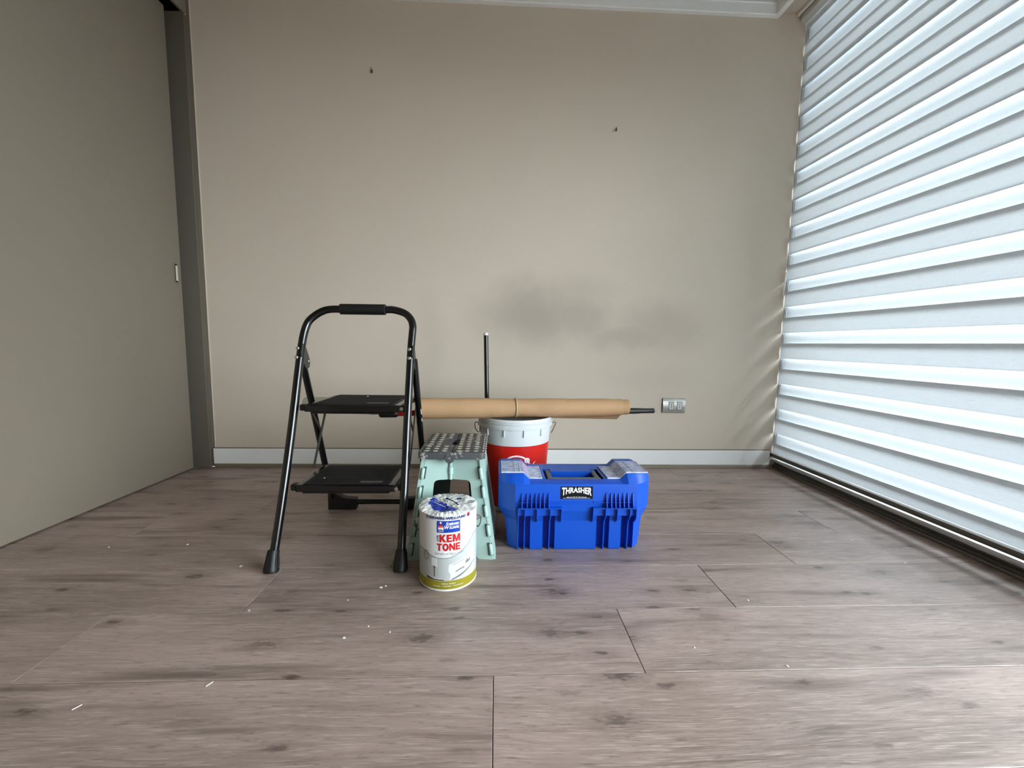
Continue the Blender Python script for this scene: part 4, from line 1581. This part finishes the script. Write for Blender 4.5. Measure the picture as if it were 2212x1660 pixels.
lid = NB()
cols = []
for x in xs_all:
    c_ = cham(x)
    q = min(x, 2 * MID - x)
    c2 = max(0.0, min(1.0, (0.0445 - q) / (0.0445 - 0.0130)))
    cols.append([lid.verts.new((x, y, z)) for y, z in ((YF + 0.050 * c_, 0.1760), (YF + 0.0005 + 0.050 * c_, 0.1980), (YF + 0.0030 + 0.048 * c_, 0.2260), (YF + 0.0075 + 0.044 * max(c_ * 0.8, c2), 0.2335),
                                                 (1.3340 + 0.022 * c2, hx(x)), (1.512, hx(x)), (1.518, 0.2330), (YB - 0.050 * c_, 0.2140), (YB - 0.050 * c_, 0.1760))])
hole_i = xs_all.index(0.1745)
for i, (a_, b_) in enumerate(zip(cols, cols[1:])):
    for k in range(8):
        if k == 4 and i == hole_i:
            continue
        f = lid.faces.new((a_[k], b_[k], b_[k + 1], a_[k + 1]))
        if k == 4:
            f.material_index = 1
lid.faces.new(cols[0])
lid.faces.new(cols[-1][::-1])
sx0, sx1 = 0.1745, 0.5495 - 0.1745
n0 = len(lid.faces)
cells(lid, [sx0, 0.2015, 0.3480, sx1], [1.334, 1.3365, 1.4190, 1.4470, 1.512],
      [[0.2415, 0.2080, 0.2080, 0.2415], [0.2415, 0.2080, 0.2415, 0.2415], [0.2415, 0.2080, 0.2080, 0.2415]])
# fix first column heights: narrow front lip stays flush
lid.faces.ensure_lookup_table()
for f in lid.faces[n0:]:
    if abs(f.normal.z) > 0.5 or True:
        c_ = f.calc_center_median()
        if c_.z > 0.24:
            f.material_index = 1
lido = obj('lid', lid, [MT['tool_blue'], MT['tool_top']], tb, 24)
for xc in (0.0880, 0.1050, 0.1195, 0.1345, 0.1480, 0.1620, 0.1775):
    for x in (xc + 0.003, 0.5495 - xc + 0.003):
        f_ = NB()
        prism(f_, [(1.3030, 0.2080), (1.2975, 0.2030), (1.2840, 0.1640), (1.2840, 0.1578), (1.3020, 0.1578)], lambda u, v, d: (d, u, v), x - 0.0014, x + 0.0014)
        obj('lid_fin', f_, MT['tool_blue'], lido)
f_ = NB()
bx(f_, 0.2070, 0.3440, YF - 0.0015, YF + 0.004, 0.1690, 0.1740, 0.001, 1)
obj('lid_seam', f_, MT['tool_blue'], lido)
# clear organizer lids on both ends, with dividers and small parts under them
for s in (0, 1):
    fx = (lambda x: x) if s == 0 else (lambda x: 0.5495 - x)
    prof_t = [(0.0225, 0.2625), (0.0970, 0.2625), (0.1180, 0.2420), (0.1620, 0.2420), (0.1620, 0.2452), (0.1190, 0.2452), (0.0980, 0.2657), (0.0225, 0.2657)]
    f_ = NB()
    prism(f_, prof_t, lambda u, v, d: (fx(u), d, v), 1.3375, 1.4700)
    og = obj('organizer_lid', f_, MT['clear'], tb)
    for x0 in (0.0690, 0.0860):
        f_ = NB()
        bx(f_, min(fx(x0), fx(x0 + 0.0022)), max(fx(x0), fx(x0 + 0.0022)), 1.3395, 1.468, 0.2656, 0.2672)
        obj('divider', f_, MT['clear2'], og)
    for (x0, x1, y0, y1, z) in ((0.0225, 0.0970, 1.3370, 1.3395, 0.2657), (0.0225, 0.0245, 1.3395, 1.4700, 0.2657), (0.1600, 0.1620, 1.3395, 1.4700, 0.2452), (0.1180, 0.1620, 1.337, 1.3395, 0.2452)):
        f_ = NB()
        bx(f_, min(fx(x0), fx(x1)), max(fx(x0), fx(x1)), y0, y1, z - 0.003, z + 0.0010)
        obj('organizer_rim', f_, MT['clear2'], og)
    f_ = NB()
    rr2 = random.Random(5 + s)
    for k in range(9):
        px, py = rr2.uniform(0.122, 0.156), rr2.uniform(1.350, 1.455)
        if py > 1.40 and s == 0:
            continue
        bx(f_, fx(px) - 0.004, fx(px) + 0.004, py - 0.0015, py + 0.0015, 0.2453, 0.2459)
    po_ = obj('small_parts', f_, MT['screws'], og)
    po_['kind'] = 'stuff'
# grey fold-down handle lying in the recess
hnd = NB()
bx(hnd, 0.1830, 0.2000, 1.3400, 1.4440, 0.2300, 0.2395, 0.002, 1)
bx(hnd, 0.3495, 0.3665, 1.3400, 1.4440, 0.2300, 0.2395, 0.002, 1)
bx(hnd, 0.1830, 0.3665, 1.3385, 1.3560, 0.2300, 0.2425, 0.003, 2)
obj('carry_handle', hnd, MT['tool_grey'], tb)
# sticker
stx0, stx1, stz0, stz1 = 0.2205, 0.3290, 0.1855, 0.2275
sy = lambda z: YF - 0.0006 + (0.0005 * (z - 0.176) / 0.022 if z < 0.198 else 0.0005 + 0.0025 * (z - 0.198) / 0.028)
st_ = NB()
zz = [stz0, 0.198, 0.2125, stz1]
gr = [[st_.verts.new((x, sy(z) - 0.0004, z)) for x in (stx0, stx1)] for z in zz]
for a_, b_ in zip(gr, gr[1:]):
    st_.faces.new((a_[0], a_[1], b_[1], b_[0]))
stk = obj('black_sticker', st_, MT['black_print'], tb, doubles=False)
b_, w, h = text_bm('THRASHER', 0.03, 0.0011, 0, 1.03)
tw, th = 0.1010, 0.0290
fit(b_, w, h, tw, th)
slice_x(b_, 0.003)
for q in range(-6, 7):
    bmesh.ops.bisect_plane(b_, geom=b_.verts[:] + b_.edges[:] + b_.faces[:], plane_co=(0, q * 0.0022, 0), plane_no=(0, 1, 0))
for v in b_.verts:
    q = abs(v.co.x) / (tw / 2)
    hgt = 0.60 + 0.40 * max(0.0, (q - 0.10) / 0.90) ** 1.7
    top_ = th / 2
    v.co.y = top_ - (top_ - v.co.y) * hgt
    x = (stx0 + stx1) / 2 + v.co.x + v.co.y * 0.05
    z = 0.2098 + v.co.y
    v.co = Vector((x, sy(z) - 0.0008, z))
obj('sticker_lettering', b_, MT['white_print'], stk, doubles=False)
b_, w, h = text_bm('MAGAZINE', 0.01, 0.0002, 0, 1.25)
fit(b_, w, h, 0.066, 0.0030)
for v in b_.verts:
    x = (stx0 + stx1) / 2 + v.co.x
    z = 0.1908 + v.co.y + 0.0014 * (1 - (v.co.x / 0.033) ** 2)
    v.co = Vector((x, sy(z) - 0.0008, z))
obj('sticker_lettering', b_, MT['white_print'], stk, doubles=False)
b_ = NB()
for (x0, x1) in ((-0.046, 0.046),):
    vs_ = [b_.verts.new(((stx0 + stx1) / 2 + x, sy(z) - 0.0008, z)) for x, z in ((x0, 0.1880), (x1, 0.1880), (x1, 0.1888), (x0, 0.1888))]
    b_.faces.new(vs_)
obj('sticker_line', b_, MT['white_print'], stk, doubles=False)

# ================================================================= WALL OUTLET, HOOKS, FLAKES
ox0, ox1, oz0, oz1 = 0.9490, 1.0790, 0.3225, 0.4010
out = thing('wall_outlet', 'double wall outlet plate low on the beige back wall', 'outlet', ((ox0 + ox1) / 2, WALL_Y, (oz0 + oz1) / 2))
bm = NB()
n_ = 10
sec = []
for i in range(n_ + 1):
    t = i / n_
    z = oz0 + (oz1 - oz0) * t
    y = WALL_Y - 0.005 - 0.0085 * math.sin(PI * t) ** 0.7
    sec.append((y, z))
prism(bm, [(WALL_Y, oz0)] + sec + [(WALL_Y, oz1)], lambda u, v, d: (d, u, v), ox0, ox1)
plate = obj('cover_plate', bm, MT['plate'], out, 40)
bm = NB()
bx(bm, ox0 - 0.0025, ox1 + 0.001, WALL_Y - 0.0045, WALL_Y, oz0 - 0.0025, oz1 + 0.0015, 0.001, 1)
obj('back_frame', bm, MT['bronze'], out)
for xc in (0.9965, 1.0445):
    bm = NB()
    bx(bm, xc - 0.0135, xc + 0.0135, WALL_Y - 0.0145, WALL_Y - 0.0030, 0.3390, 0.3830, 0.0012, 1)
    so = obj('socket_module', bm, MT['socket'], out)
    bm = NB()
    bx(bm, xc - 0.0146, xc + 0.0146, WALL_Y - 0.0141, WALL_Y - 0.0030, 0.3376, 0.3842)
    obj('socket_gap', bm, MT['rubber'], out)
    for zc in (0.3510, 0.3610, 0.3710):
        bm = NB()
        tube(bm, [(xc, WALL_Y - 0.0149, zc), (xc, WALL_Y - 0.0140, zc)], 0.0027, 10)
        obj('pin_hole', bm, MT['dark'], so)

for (xt, zt, xb, zb, nm, lb) in ((-0.6525, 2.0955, -0.6440, 2.0690, 'wall_hook', 'small dark metal hook high on the wall, nearer the sliding door'),
                                 (0.6252, 1.8521, 0.6185, 1.8290, 'wall_hook', 'small dark metal hook on the wall, lower one nearer the blind')):
    hk = thing(nm, lb, 'hook', ((xt + xb) / 2, WALL_Y, (zt + zb) / 2), 'bare hooks in the back wall')
    bm = NB()
    s = 1 if xb > xt else -1
    xm = xt + (xb - xt) * 0.25
    tube(bm, [(xm, WALL_Y + 0.004, zb + 0.004), (xm, WALL_Y - 0.010, zb + 0.004), (xm + s * 0.002, WALL_Y - 0.020, zb + 0.002), (xb, WALL_Y - 0.022, zb + 0.001), (xb + s * 0.001, WALL_Y - 0.018, zb + 0.004)], 0.0030, 8)
    obj('hook_curl', bm, MT['hook'], hk, 50)
    bm = NB()
    tube(bm, [(xt, WALL_Y - 0.004, zt), (xt + (xm - xt) * 0.4, WALL_Y - 0.008, (zt + zb) / 2), (xm, WALL_Y - 0.014, zb + 0.003)], [0.0014, 0.0018, 0.0022], 8)
    obj('hook_shank', bm, MT['hook'], hk, 50)

flk = [(-0.3221, 1.1063, 0.0050), (-0.3107, 1.1128, 0.0030), (-0.3532, 0.9078, 0.0042), (-0.3078, 0.9463, 0.0026), (-0.6339, 1.0113, 0.0034), (-0.7852, 1.2238, 0.0046),
       (-1.2924, 1.347, 0.0036), (-1.0481, 1.3632, 0.0036), (0.7059, 1.0299, 0.0034), (1.3105, 1.3683, 0.0034), (1.352, 1.2138, 0.0034), (0.6498, 0.8014, 0.0028),
       (-0.250, 0.925, 0.0024), (-0.395, 1.05, 0.0026), (0.47, 0.86, 0.0024)]
fl0 = None
for i, (x, y, r) in enumerate(flk):
    if fl0 is None:
        bm = NB()
        rf = random.Random(11)
        poly = [((0.7 + 0.5 * rf.random()) * math.cos(2 * PI * k / 7), (0.55 + 0.4 * rf.random()) * math.sin(2 * PI * k / 7)) for k in range(7)]
        prism(bm, [(u * 0.0035, v * 0.0035) for u, v in poly], lambda u, v, d: (u, v, d), 0.0, 0.0014)
        fl0 = obj('paint_flake', bm, MT['flake'])
        o = fl0
    else:
        o = fl0.copy()
        COL.objects.link(o)
    o.location = (x, y, 0.0)
    o.rotation_euler = (0, 0, i * 1.37)
    sc_ = r / 0.0035
    o.scale = (sc_, sc_, 1.0)
    o['label'] = 'tiny white paint flake lying on the wooden floor'
    o['category'] = 'debris'
    o['group'] = 'paint flakes on the floor'
for (x, y, rot, lb) in ((-0.5772, 0.7821, 0.9, 'pale wood sliver on the floor below the ladder, right of the other sliver'), (-0.789, 0.7345, 0.8, 'pale wood sliver on the floor near the left foreground')):
    bm = NB()
    prism(bm, [(-0.0065, -0.0008), (0.0055, -0.0010), (0.0070, 0.0003), (-0.0050, 0.0010)], lambda u, v, d: (u, v + 0.001 * math.sin(u * 300), d), 0.0, 0.0013)
    o = obj('wood_sliver', bm, MT['flake'])
    o.location = (x, y, 0)
    o.rotation_euler = (0, 0, rot)
    o['label'] = lb
    o['category'] = 'debris'
